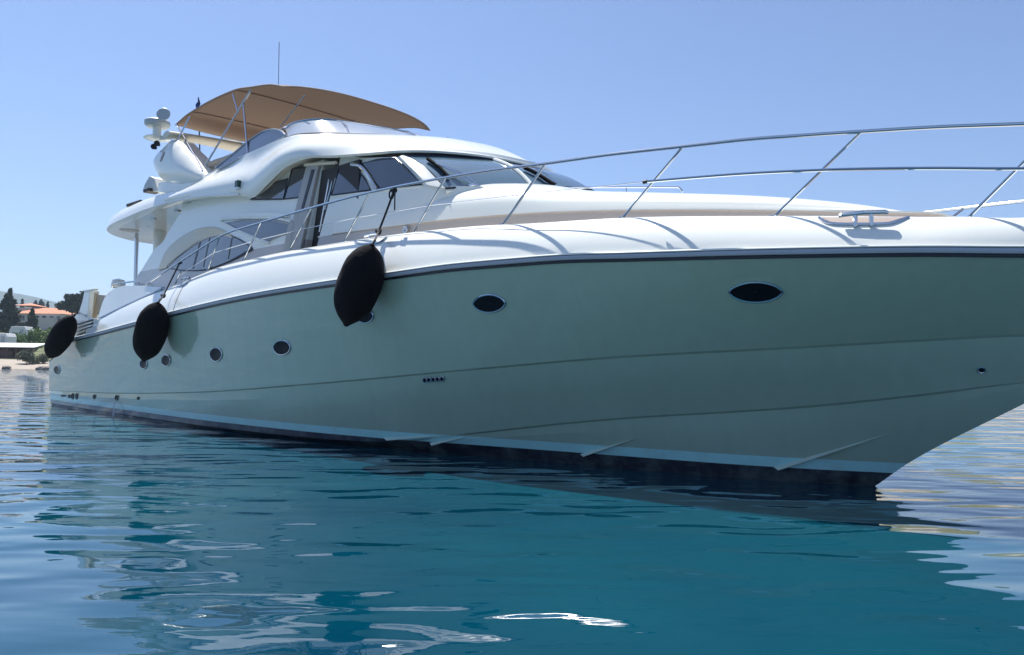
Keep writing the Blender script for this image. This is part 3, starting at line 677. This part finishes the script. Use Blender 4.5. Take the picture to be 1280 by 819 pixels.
# ---- railing
rl_px = [(182,356,2.62),(215,334,2.62),(247,313,2.62),(280,293,2.62),(325,278.5,2.62),(387,260.5,2.60),(440,246,2.58),(490,234.5,2.56),(557,222,2.52),(620,212,2.44),(682,204.5,2.40),(760,193.5,2.27),(854,183,2.10),(936,174,1.97),(1000,169.5,1.87),(1077,164.5,1.71),(1170,159,1.52),(1280,155,1.30)]
rpts = [U(a, b, -y-.05) for a, b, y in rl_px]
nose = [(24.1,-.80,rpts[-1][2]+.0),(24.7,-.25,rpts[-1][2]),(24.85,0,rpts[-1][2])]
def railing(sgn):
    m_ = np.array([1, sgn, 1]); rg = empty('railing', (0, 0, 0) if sgn > 0 else (0, .18, -.16), parent=yacht)
    full = spline([p*m_ for p in rpts]+[np.array(p)*m_ for p in nose], 5)
    MB().tube(full, .019, 10).build('top_rail', steel, rg)
    sts = [((226,339),(219,353)),((274,296.5),(260,336)),((326,278.5),(304,325)),((389,260.5),(360,314)),((462,241),(429,302.5)),((557,222),(516,291)),((682,204.5),(627,280.5)),((854,183),(776,272)),((1077,164.5),(965,270))]
    rx = np.array([p[0] for p in rpts]); mids = []
    for a, b in sts:
        yv = np.interp(a[0], [q[0] for q in rl_px], [q[2] for q in rl_px]); p = U(*a, -yv-.05)
        q = H(*b, lambda x, z: yR(x)-inset(x)-.04); q = q-np.array([0,0,.03])
        MB().tube([q*m_, p*m_], .015, 8).build('stanchion', steel, rg)
        MB().lathe((q+np.array([0,0,.015]))*m_, (0,0,1), [(0,0),(0,.035),(.02,.032),(.03,0)], 12).build('stanchion_base', steel, rg)
        mids.append((p+q)/2+np.array([0,0,.02]))
    # last stanchion: foot at the frame's edge, head beyond it
    q = H(1208,270.5, lambda x, z: yR(x)-inset(x)-.04); yt = 1.05; p = np.array([23.75,-.82,rpts[-1][2]])
    p = U(1330,170,-1.18)
    p[2] = rpts[-1][2]
    MB().tube([(q-np.array([0,0,.03]))*m_, p*m_], .015, 8).build('stanchion', steel, rg)
    lastm = (p+q)/2+np.array([0,0,.02])
    k0 = U(809,227,-2.20)
    bow = [k0, U(921,218,-2.02), U(1022,213,-1.86), U(1100,211,-1.72), U(1180,210.5,-1.56), U(1280,211,-1.34), np.array([24.2,-.65,U(1280,211,-1.34)[2]])]
    MB().tube(spline([b_*m_ for b_ in bow], 5), .016, 8).build('mid_rail', steel, rg)
    MB().tube([b_*m_ for b_ in mids[:-2]]+[k0*m_], .006, 6).build('lifeline', steel, rg)
    MB().lathe((k0)*m_, (-1,0,0), [(-.02,0),(0,.02),(.05,.022),(.06,0)], 10).build('lifeline_clamp', black, rg)
railing(1); railing(-1)
# grab rail on the coachroof
g = [Zp(a, b, z) for a, b, z in [(672,238,4.03),(676,236.5,4.09),(719,234.5,4.05)]]
gy = -.55
gp = [U(a, b, gy) for a, b in [(673,239),(676,236.5),(719,234.6),(783,234.2),(846,234.2),(850,235.5),(853,240)]]
MB().tube(spline(gp, 4), .012, 8).build('grab_rail', steel, coach)
for a, b in (((719,234.6),(719,240)),((783,234.2),(783,240))): MB().tube([U(*a, gy), U(*b, gy)], .01, 6).build('grab_rail_post', steel, coach)

# ---- cleats and fairleads let into the bulwark top
def cleat(base, hgtc=.10, ln=.34, tang=(1,0,0)):
    t = np.array(tang, float); t /= np.linalg.norm(t); mb = MB()
    for s in (-.07, .07): mb.tube([base+t*s-np.array([0,0,.08]), base+t*s+np.array([0,0,hgtc])], .022, 10)
    mb.tube([base-t*ln/2+np.array([0,0,hgtc+.0]), base-t*ln/2.3+np.array([0,0,hgtc+.012]), base+np.array([0,0,hgtc+.02]), base+t*ln/2.3+np.array([0,0,hgtc+.012]), base+t*ln/2+np.array([0,0,hgtc])], [.018,.024,.026,.024,.018], 10)
    return mb.build('mooring_cleat', steel, yacht)
BT = lambda x, z: yR(x)-inset(x)-.0
BO = lambda x, z: bulY(x, z)+.006
def fairlead(pix):
    pth = spline([H(a, b, BO)-np.array([0,.004,0]) for a, b in pix], 5)
    MB().tube(pth, .017, 8).build('fairlead_trim', steel, yacht)
    poly = [tuple(H(a, b, BO)[[0,2]]) for a, b in pix]
    z_top = max(p[1] for p in poly)+.02
fairlead([(1024,272.5),(1029,276),(1036,279),(1050,280.3),(1075,280.5),(1100,280.2),(1114,279),(1126,275.5),(1136,272)])
fairlead([(444,302),(449,304.5),(460,305),(472,304),(479,300.5),(484,296.5)])
fairlead([(222,358),(228,357),(234,354),(239,349)])
cl = [(1079,273,-1.64),(466,297,-2.50),(232,350.5,-2.50)]
for a, b, y in cl:
    p = U(a, b, y); yd = (yR(p[0]+.3)-yR(p[0]-.3))/.6; cleat(p, .035, .40 if a < 500 else .44, (1, -yd, 0))
# bow fairlead pocket: taupe panel with the recess's warm shade in its colour
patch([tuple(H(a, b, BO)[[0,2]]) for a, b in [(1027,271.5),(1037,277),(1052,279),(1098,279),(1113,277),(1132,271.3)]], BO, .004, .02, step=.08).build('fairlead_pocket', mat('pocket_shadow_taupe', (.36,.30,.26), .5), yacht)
for px_, py_ in ((508.5,287.5),):
    p = H(px_, py_, lambda x, z: coachY(x, z)); MB().lathe(p-np.array([0,.02,0]), (0,-1,0), [(0,.0),(0,.06),(.02,.055),(.02,.03),(.0,.03)], 14).build('side_fitting', steel, coach)
p = H(299,231,lambda x,z:2.40); MB().box(p-np.array([0,.02,0]), (.13,.09,.15)).build('navigation_light', green, fly, bevel=.01)
p = H(299,236,lambda x,z:2.40); MB().box(p-np.array([0,.02,0]), (.14,.1,.03)).build('light_bracket', steel, fly)

# =================================================================== FENDERS
def fender(top, bot, wpx, rope_px, off, label, knob=None, coil=False):
    ft_, fbm = top, bot
    X0 = H((top[0]+bot[0])/2, (top[1]+bot[1])/2, lambda x, z: hullY(x, z)+off)
    yv = X0[1]; A = U(*top, yv); B_ = U(*bot, yv)
    D = np.linalg.norm(X0-CL); R = wpx/2*np.linalg.norm(X0-CL)/F/1.03
    ctr = (A+B_)/2; base = ctr; wpos = ORG+base[0]*UX+base[1]*NY+np.array([0,0,base[2]])
    root = empty('fender', tuple(wpos), TH); tag(root, label, 'fender', 'fenders hung along the hull')
    ax = A-B_; Ln = np.linalg.norm(ax); ax = ax/Ln
    prof = [(-.53,.0),(-.525,.10),(-.50,.17),(-.46,.33),(-.39,.58),(-.29,.81),(-.17,.94),(-.03,1.0),(.10,.99),(.22,.92),(.32,.79),(.40,.61),(.45,.42),(.485,.24),(.50,.13),(.515,.1),(.52,0)]
    pr = [(q[0]*Ln, q[2]*R) for q in spline([(a_,0,b_) for a_, b_ in prof], 3)]
    mb = MB().lathe((0,0,0), ax, pr, 36)
    v = np.array(mb.v)                                    # wrinkles of the loose cover
    for i, p in enumerate(v):
        h = (p@ax)/Ln; ang = math.atan2(*( (p-ax*(p@ax))[[0,1]] )); rad = p-ax*(p@ax)
        k = 1+.035*math.sin(3*ang+9*h)*abs(h)+.02*math.sin(7*ang+4)*(abs(h) > .3)+.015*math.sin(5*ang-14*h)
        v[i] = ax*(p@ax)+rad*k
    mb.v = [tuple(p) for p in v]; mb.build('fender_cover', fend, root, smooth=70)
    if knob:
        K = U(*knob, yv)-base; MB().lathe(K, ax, [(-.16,0),(-.14,.06),(-.05,.10),(.06,.10),(.16,.06)], 14).build('fender_foot', fend, root)
    rp = [A-base-ax*.0]+[U(a, b, y)-base for a, b, y in rope_px]
    rope = MB().tube(spline(rp, 4), .016, 8).build('rope', ropem, root)
    for k in range(1):                                    # knot above the fender
        kp = rp[1]; MB().tube([kp+np.array([.035*math.cos(q), .035*math.sin(q*1.0), .03*math.sin(2*q)]) for q in np.linspace(0, 6.28, 14)[:-1]], .018, 6, closed=True).build('knot', ropem, rope)
    MB().tube([A-base+ax*.0, A-base+ax*.05+np.array([.05,0,.02]), rp[1]], .012, 6).build('eye_strop', ropem, rope)
    tpx = rp[-1]
    for k in range(3): MB().tube([tpx+np.array([.02*(k-1)+.0, .03*math.cos(q), .03*math.sin(q)-.0]) for q in np.linspace(0,6.28,12)[:-1]], .013, 6, closed=True).build('rail_hitch', ropem, rope)
    if coil:
        MB().tube([tpx+np.array([-.02+.05*math.cos(q), -.03, -.06+.07*math.sin(q)]) for q in np.linspace(0,6.28,16)[:-1]], .012, 6, closed=True).build('loop', ropem, rope)
        e0 = tpx+np.array([.05,-.02,-.02]); MB().tube([e0, e0+np.array([.0,0,-.28])], .010, 6).build('rope_tail', ropem, rope)
    return root
fender((465,307),(433,405),56,[(473,290,-2.74),(484,262,-2.66),(492.5,238,-2.60)],.31,'fat black covered fender hanging amidships with its cord looped on the rail by the windscreen', coil=True)
fender((197.5,379),(180,450),36,[(204,370,-3.0),(214,350,-2.8),(225,328,-2.63)],.33,'black covered fender hanging below the aft rail in front of the arched saloon window')
fender((90,397),(62,446),24,[(92,394,-2.95),(96,391,-2.8)],.34,'black covered fender at the stern, tilted outward beside the shore')

# =================================================================== WATER
def water_material():
    m = bpy.data.materials.new('sea_water'); m.use_nodes = True; t = m.node_tree; b = t.nodes['Principled BSDF']
    b.inputs['Roughness'].default_value = .015; b.inputs['IOR'].default_value = 2.1; b.inputs['Specular IOR Level'].default_value = .5
    tc = t.nodes.new('ShaderNodeTexCoord')
    big = t.nodes.new('ShaderNodeTexNoise'); big.inputs['Scale'].default_value = .16; big.inputs['Detail'].default_value = 3; t.links.new(tc.outputs['Object'], big.inputs['Vector'])
    cm = t.nodes.new('ShaderNodeMixRGB'); cm.inputs[1].default_value = (.000, .030, .062, 1); cm.inputs[2].default_value = (.000, .064, .092, 1)
    mr = t.nodes.new('ShaderNodeMapRange'); mr.inputs[1].default_value = .35; mr.inputs[2].default_value = .65; t.links.new(big.outputs[0], mr.inputs[0])
    t.links.new(mr.outputs[0], cm.inputs[0]); t.links.new(cm.outputs[0], b.inputs['Base Color'])
    def layer(scale, dist, prev, rot=0, sx=1, sy=1, detail=2, distort=.0, mask=None):
        mp = t.nodes.new('ShaderNodeMapping'); mp.inputs['Rotation'].default_value = (0, 0, rot); mp.inputs['Scale'].default_value = (sx, sy, 1)
        t.links.new(tc.outputs['Object'], mp.inputs[0]); n = t.nodes.new('ShaderNodeTexNoise'); n.inputs['Scale'].default_value = scale; n.inputs['Detail'].default_value = detail
        n.inputs['Roughness'].default_value = .45; n.inputs['Distortion'].default_value = distort
        t.links.new(mp.outputs[0], n.inputs['Vector']); k = t.nodes.new('ShaderNodeBump'); k.inputs['Distance'].default_value = dist; k.inputs['Strength'].default_value = 1
        t.links.new(n.outputs[0], k.inputs['Height'])
        if mask: t.links.new(mask.outputs[0], k.inputs['Strength'])
        if prev: t.links.new(prev.outputs[0], k.inputs['Normal'])
        return k
    patchn = t.nodes.new('ShaderNodeTexNoise'); patchn.inputs['Scale'].default_value = .30; patchn.inputs['Detail'].default_value = 2; t.links.new(tc.outputs['Object'], patchn.inputs['Vector'])
    pm = t.nodes.new('ShaderNodeMapRange'); pm.inputs[1].default_value = .38; pm.inputs[2].default_value = .62; pm.inputs[3].default_value = .15; pm.inputs[4].default_value = 1; t.links.new(patchn.outputs[0], pm.inputs[0])
    k = layer(.45, .13, None, .25, .8, 1.3, 1)
    k = layer(1.5, .052, k, -.15, .6, 1.4, 1, .3)
    k = layer(3.6, .009, k, .1, .5, 1.5, 1, .3, pm)
    k = layer(14.0, .0008, k, .1, .5, 1.5, 1, .3, pm)
    t.links.new(k.outputs[0], b.inputs['Normal'])
    return m
seam = water_material()
S_ = 3900
sea = MB().grid([[(x, y, 0) for x in np.linspace(-S_, S_, 41)] for y in np.linspace(-S_, S_, 41)]).build('sea', seam)
tag(sea, kind='structure')

# =================================================================== SHORE
def hx(X, Y): return 0
def noise2(x, y): return math.sin(x*1.7+1.3*math.sin(y*.9))*.5+math.sin(y*2.3+x*.7)*.3+math.sin(x*4.1-y*3.3)*.2
def land_h(X, Y):
    ys = 92+3*math.sin(X*.06)+1.5*math.sin(X*.21+1)
    d = Y-ys
    if d < 0: return max(-1.5, d*.15)
    return min(.45, d*.14)+max(0, d-3)*.083*(1 if d < 130 else 1)+(.25*noise2(X*.15, Y*.15) if d > 8 else 0)
landm = mat('dry_grass_ground', (.11,.12,.05), .95, var=.4, vscale=.4)
beachm = mat('pale_beach', (.33,.285,.235), .95, var=.25, vscale=1.2)
Xs = np.linspace(-330, 130, 150); Ysl = list(np.linspace(84, 104, 26))+list(np.linspace(106, 330, 50))
tag(MB().grid([[(X, Y, land_h(X, Y)) for X in Xs] for Y in Ysl if Y <= 104]).build('beach', beachm), kind='structure')
tag(MB().grid([[(X, Y, land_h(X, Y)+.01) for X in Xs] for Y in [104]+[y for y in Ysl if y > 104]]).build('ground', landm), kind='structure')
# hills
def hillf(X, Y):
    r = 112*math.exp(-((X+1250)/330)**2)+78*math.exp(-((X+430)/420)**2)+50*math.exp(-((X-300)/500)**2)
    e = math.exp(-((Y-1650)/430)**2)
    return (r*e+7*noise2(X*.006, Y*.006)*e+2.2*noise2(X*.03, Y*.03)+22)*min(1, max(0, (Y-300)/500))+20*min(1, max(0,(Y-320)/100))*1.0
hm = mat('forested_hill', (.035,.055,.030), .95, var=.75, vscale=.03, bump=14, bscale=.04)
tag(MB().grid([[(X, Y, hillf(X, Y)) for X in np.linspace(-2600, 1400, 160)] for Y in np.linspace(322, 2500, 90)]).build('hills', hm), kind='structure')

leaf_d = mat('pine_foliage', (.030,.050,.026), .8, var=.35, vscale=.9)
leaf_g = mat('shrub_foliage', (.12,.20,.040), .8, var=.35, vscale=.9)
leaf_o = mat('olive_foliage', (.10,.12,.065), .8, var=.3, vscale=.9)
bark = mat('bark', (.10,.075,.055), .9, var=.3)
def crown(blobs, n, size, flat=.6):
    mb = MB(); R0 = random.Random(len(blobs)*31+n)
    for _ in range(n):
        bx_, by_, bz_, rx, ry, rz_ = R0.choice(blobs); 
        while True:
            p = np.array([R0.gauss(0,1) for _ in range(3)]); l = np.linalg.norm(p)
            if l > .01: break
        p = p/l*(R0.random()**.45); c = np.array([bx_+p[0]*rx, by_+p[1]*ry, bz_+p[2]*rz_])
        a = np.array([R0.gauss(0,1) for _ in range(3)]); a /= np.linalg.norm(a); b = np.cross(a, np.array([R0.gauss(0,1) for _ in range(3)])); b /= np.linalg.norm(b)+1e-9
        s = size*R0.uniform(.5, 1.3); mb.add([c-a*s, c-b*s*flat, c+a*s, c+b*s*flat], [(0,1,2,3)])
    return mb
def tree(name, X, Y, base, height, width, style, m, label, cat, group, n=1600, size=.3):
    root = empty(name, (X, Y, base), random.uniform(0, 6)); tag(root, label, cat, group)
    R0 = random.Random(int(X*13+Y)); blobs = []
    if style == 'cone':
        for k in range(9):
            t = k/8; z = height*(.18+.76*t); r = width/2*(1-t)**.75*R0.uniform(.75,1.1)+.25
            for j in range(3): q = R0.uniform(0,6.3); blobs.append((r*.5*math.cos(q), r*.5*math.sin(q), z, r*.6, r*.6, height*.07))
    elif style == 'umbrella':
        for k in range(13):
            q = R0.uniform(0,6.3); r = width/2*R0.uniform(.1,.75); blobs.append((r*math.cos(q), r*math.sin(q), height*R0.uniform(.55,.92), width*.2, width*.2, height*.09))
    elif style == 'bush':
        for k in range(10):
            q = R0.uniform(0,6.3); r = width/2*R0.uniform(0,.62); blobs.append((r*math.cos(q), r*math.sin(q), height*R0.uniform(.15,.68)*(1-.4*r/(width/2)), width*.24, width*.24, height*.26))
    else:
        for k in range(8):
            q = R0.uniform(0,6.3); r = width/2*R0.uniform(0,.6); blobs.append((r*math.cos(q), r*math.sin(q), height*R0.uniform(.3,.72), width*.26, width*.26, height*.27))
    crown(blobs, n, size).build('crown', m, root, smooth=0, weld=False)
    tb = MB()
    th_ = height*(.9 if style == 'cone' else .6)
    tb.tube([(0,0,-.4),(.1,0,th_*.4),(.05,.1,th_)], [height*.03, height*.022, height*.008], 8)
    for k in range(5):
        b_ = blobs[k*len(blobs)//5]; z0 = min(b_[2], th_)*.75; tb.tube([(0,0,z0),(b_[0]*.8,b_[1]*.8,b_[2])], [height*.012, height*.004], 5)
    tb.build('trunk', bark, root)
    return root
def at(px, py, Y): p = Wd(px, py, Y); return p
def place(name, px, ptop, pbase, wpx, Y, style, m, label, cat, group, n=1600, size=.3):
    b = at(px, pbase, Y); t_ = at(px, ptop, Y); g_ = min(land_h(b[0], Y), b[2]) if True else b[2]
    z0 = land_h(b[0], Y)
    return tree(name, b[0], Y, z0, t_[2]-z0, wpx*Y/F, style, m, label, cat, group, n, size)
place('pine_tree', 10,362,418,36,150,'cone',leaf_d,'tall dark pine at the left of the villa, cut by the frame','tree','trees on the shore',3200,.4)
place('pine_tree', 40,386,414,20,140,'cone',leaf_d,'small dark pine standing in front of the white villa','tree','trees on the shore',1500,.32)
place('umbrella_pine', 94,368,412,40,165,'umbrella',leaf_d,'broad dark umbrella pine at the right end of the villa, beside the yacht stern','tree','trees on the shore',2600,.42)
place('broad_tree', 20,398,416,26,135,'round',leaf_d,'dark round tree below the tall pine on the left','tree','trees on the shore',1300,.32)
place('cypress_tree', 27,374,392,5,260,'cone',leaf_d,'slim dark tree rising above the left end of the villa roof','tree','trees behind the villa',500,.4)
place('cypress_tree', 43,372,392,8,275,'round',leaf_d,'dark bushy treetop above the middle of the villa roof','tree','trees behind the villa',600,.5)
place('cypress_tree', 52,374,394,10,280,'round',leaf_d,'wide dark treetop above the right half of the villa roof','tree','trees behind the villa',700,.5)
place('cypress_tree', 59,377,394,6,262,'cone',leaf_d,'thin dark treetop over the right end of the villa roof','tree','trees behind the villa',400,.4)
place('bush', 33,434,456,34,99,'bush',leaf_o,'round olive green bush on the beach in front of the awning','bush','shore bushes',2600,.11)
place('bush', 52,437,455,16,100,'bush',leaf_o,'dry yellowish bush right of the round beach bush','bush','shore bushes',1000,.1)
gl = [(0,415,426,34,118,'low green bush left of the caravans'),(22,412,429,36,122,'low green bush below the white van roof'),(44,407,431,34,121,'bright green bush behind the right end of the awning'),(62,402,431,36,124,'tallest green bush left of the stern fender'),(78,404,430,26,126,'green bush behind the stern fender'),(96,405,430,28,128,'green bush hidden behind the yacht stern'),(-25,412,428,34,122,'green bush just beyond the left edge')]
for a in gl: place('bush', a[0],a[1],a[2],a[3],a[4],'bush',leaf_g,a[5],'bush','shore bushes',1400,.2)
Rt = random.Random(5)
for k in range(14):                                       # more of the pinewood to the left and right, beyond the frame and behind the boat
    X = -130+k*16+Rt.uniform(-4,4); px_ = 640+F*X/175
    if -20 < px_ < 110: continue
    if px_ > 110 and k % 2: continue
    tree('pine_tree', X, 175+Rt.uniform(-8,12), 6.5, Rt.uniform(8,12), Rt.uniform(6,9), 'umbrella', leaf_d, 'dark pine of the shore wood outside the left edge of the picture' if px_ < 0 else 'dark pine on the shore hidden behind the yacht', 'tree', 'pinewood beyond the picture', 900, .5)

for k in range(16):                                       # scrub on the slope to the left, outside the picture
    X = -170+k*6.5+Rt.uniform(-2,2); Y_ = Rt.uniform(108,150)
    if 640+F*X/Y_ > -50: continue
    tree('bush', X, Y_, land_h(X, Y_)-.1, Rt.uniform(2,4), Rt.uniform(4,7), 'bush', leaf_g if k % 3 else leaf_o, 'green scrub bush on the slope outside the left edge of the picture', 'bush', 'scrub beyond the picture', 900, .25)
for k in range(12):
    X = -230+k*11+Rt.uniform(-4,4); Y_ = Rt.uniform(150,185)
    if 640+F*X/Y_ > -60: continue
    tree('pine_tree', X, Y_, land_h(X, Y_)-.2, Rt.uniform(7,12), Rt.uniform(6,9), 'round' if k % 2 else 'umbrella', leaf_d, 'dark pine of the shore wood outside the left edge of the picture', 'tree', 'pinewood beyond the picture', 1000, .5)
# villa
tile = mat('roof_tiles', (.50,.20,.11), .85, var=.25, vscale=1.5)
wallm = mat('villa_wall', (.55,.53,.50), .9, var=.08, vscale=.6)
vx0, vx1, VY = Wd(15,390,190)[0], Wd(78,390,190)[0], 190
vb = land_h(vx0, VY)-.3; ez = Wd(40,392,VY)[2]; rz_ = Wd(40,383,VY)[2]
villa = empty('villa', ((vx0+vx1)/2, VY, vb)); tag(villa, 'long pale villa with orange tiled roofs among pines on the shore', 'villa')
VW = vx1-vx0; VH = ez-vb
MB().box((0, 5, VH/2), (VW, 10, VH)).build('wall', wallm, villa)
def hip(cx, cy, w, d, z0, z1, name='roof'):
    o = .5; hw, hd = w/2+o, d/2+o; rg_ = max(0, hw-hd)
    v = [(cx-hw,cy-hd,z0),(cx+hw,cy-hd,z0),(cx+hw,cy+hd,z0),(cx-hw,cy+hd,z0),(cx-rg_,cy,z1),(cx+rg_,cy,z1)]
    return MB().add(v, [(0,1,5,4),(1,2,5),(2,3,4,5),(3,0,4),(3,2,1,0)]).build(name, tile, villa, smooth=0)
hip(0, 5, VW, 10, VH, rz_-vb)
upx, upw = Wd(29.5,385,VY+8)[0]-villa.location.x, 4.2
MB().box((upx, 11, VH/2+1), (upw, 6, VH+2)).build('upper_wall', wallm, villa)
hip(upx, 11, upw, 6, Wd(29,382,VY+8)[2]-vb, Wd(29,378,VY+8)[2]-vb, 'upper_roof')
MB().box((VW*.22, -1.2, VH*.36), (VW*.4, 2.6, VH*.72)).build('terrace_wall', wallm, villa)
for k in range(7):
    for fl_ in (0, 1):
        X = -VW/2+VW*(k+.5)/7; MB().box((X, -.03 if X < 0 or fl_ else -.03, VH*(.3+.42*fl_)), (.9, .12, 1.2)).build('window', glass, villa)
# beach shelter with white awning
aw0, aw1, AY = Wd(-30,430,107)[0], Wd(50,430,107)[0], 107
zt, zb = Wd(20,429.5,AY)[2], Wd(20,434,AY)[2]; gb = land_h(-70, AY)
sh = empty('beach_shelter', ((aw0+aw1)/2, AY, gb)); tag(sh, 'open beach bar with long white awning above the sand', 'shelter')
awm = mat('awning_white', (.78,.77,.74), .7); brownm = mat('brown_board', (.13,.08,.06), .8, var=.2)
MB().add([(-(aw1-aw0)/2, -1.2, zb-gb),((aw1-aw0)/2, -1.2, zb-gb),((aw1-aw0)/2, 1.6, zt-gb+.1),(-(aw1-aw0)/2, 1.6, zt-gb+.1),
          (-(aw1-aw0)/2, -1.2, zb-gb-.05),((aw1-aw0)/2, -1.2, zb-gb-.05),((aw1-aw0)/2, 1.6, zt-gb-.1),(-(aw1-aw0)/2, 1.6, zt-gb-.1)], [(0,1,2,3),(7,6,5,4),(0,4,5,1),(1,5,6,2),(2,6,7,3),(3,7,4,0)]).build('awning', awm, sh, smooth=0)
for k in range(8):
    X = -(aw1-aw0)/2+.3+(aw1-aw0-.6)*k/7; MB().box((X, -1, (zb-gb-.2)/2), (.12,.12,zb-gb-.2)).build('post', brownm, sh)
MB().box((-1, 1.4, (zt-gb)/2), (aw1-aw0-2, .15, zt-gb-.1)).build('back_wall', brownm, sh)
MB().box((-1.5, -.6, .55), (5, .5, 1.1)).build('bar_counter', brownm, sh, bevel=.02)
# caravans up the slope
def caravan(px, ptop, pbot, wpx, Y, label):
    p = Wd(px, (ptop+pbot)/2, Y); g_ = land_h(p[0], Y); z1 = Wd(px, ptop, Y)[2]; w = wpx*Y/F
    r = empty('caravan', (p[0], Y, g_)); tag(r, label, 'caravan', 'caravans on the slope'); h = max(z1-g_, 1.8)
    prof = [(-w/2,.45),(-w/2,h*.8),(-w/2+.35,h),(w/2-.25,h),(w/2,h*.85),(w/2,.45)]
    n = len(prof); MB().add([(x,-1.1,z) for x, z in prof]+[(x,1.1,z) for x, z in prof], [tuple(range(n)), tuple(range(2*n-1,n-1,-1))]+[(i,(i+1)%n,(i+1)%n+n,i+n) for i in range(n)]).build('body', awm, r, smooth=0, bevel=.06)
    MB().box((-w*.15,-1.115,h*.66), (w*.35,.03,.45)).build('window', glass, r); MB().box((w*.27,-1.115,h*.5), (.55,.03,h*.75)).build('door', greylt, r)
    for s in (-1, 1): MB().lathe((w*.1, s*1.0-.1, .3), (0,1,0), [(0,0),(0,.3),(.2,.3),(.2,0)], 14).build('wheel', black, r)
caravan(27,408.5,416,21,128,'long white caravan roof among the green bushes in front of the villa'); caravan(4,417,428,22,112,'pale caravan at the left edge just above the beach awning')
# low rocks at the water's edge
rockm = mat('shore_rock', (.20,.17,.15), .9, var=.3, vscale=2)
for i, (px_, w_, lb) in enumerate(((52,12,'flat brown rock at the waterline left of the stern fender'),(62,16,'long low rock at the waterline beside the yacht stern'),(8,9,'small pale rock on the sand at the left edge'))):
    p = Wd(px_, 459.5, 94.5); bm = bmesh.new(); bmesh.ops.create_icosphere(bm, subdivisions=3, radius=1)
    for v in bm.verts: v.co *= 1+.18*noise2(v.co.x*3+i, v.co.y*3+v.co.z*4); v.co.x *= w_*.05; v.co.y *= .6; v.co.z *= .28
    me = bpy.data.meshes.new('rock'); bm.to_mesh(me); bm.free(); me.materials.append(rockm); o = bpy.data.objects.new('rock', me); COL.objects.link(o)
    o.location = (p[0], 94.5, land_h(p[0], 94.5)+.08); tag(o, lb, 'rock', 'rocks along the beach')

# =================================================================== HAZE
def haze():
    m = bpy.data.materials.new('haze_air'); m.use_nodes = True; t = m.node_tree; t.nodes.remove(t.nodes['Principled BSDF'])
    v = t.nodes.new('ShaderNodeVolumePrincipled'); v.inputs['Color'].default_value = (.62,.80,1,1); v.inputs['Density'].default_value = .00030; v.inputs['Anisotropy'].default_value = .3
    t.links.new(v.outputs[0], t.nodes['Material Output'].inputs['Volume'])
    o = MB().box((0,0,118.5), (8200,8200,241)).build('haze', m, smooth=0); tag(o, kind='stuff', label='pale blue air haze over the bay', cat='haze'); return o
haze()
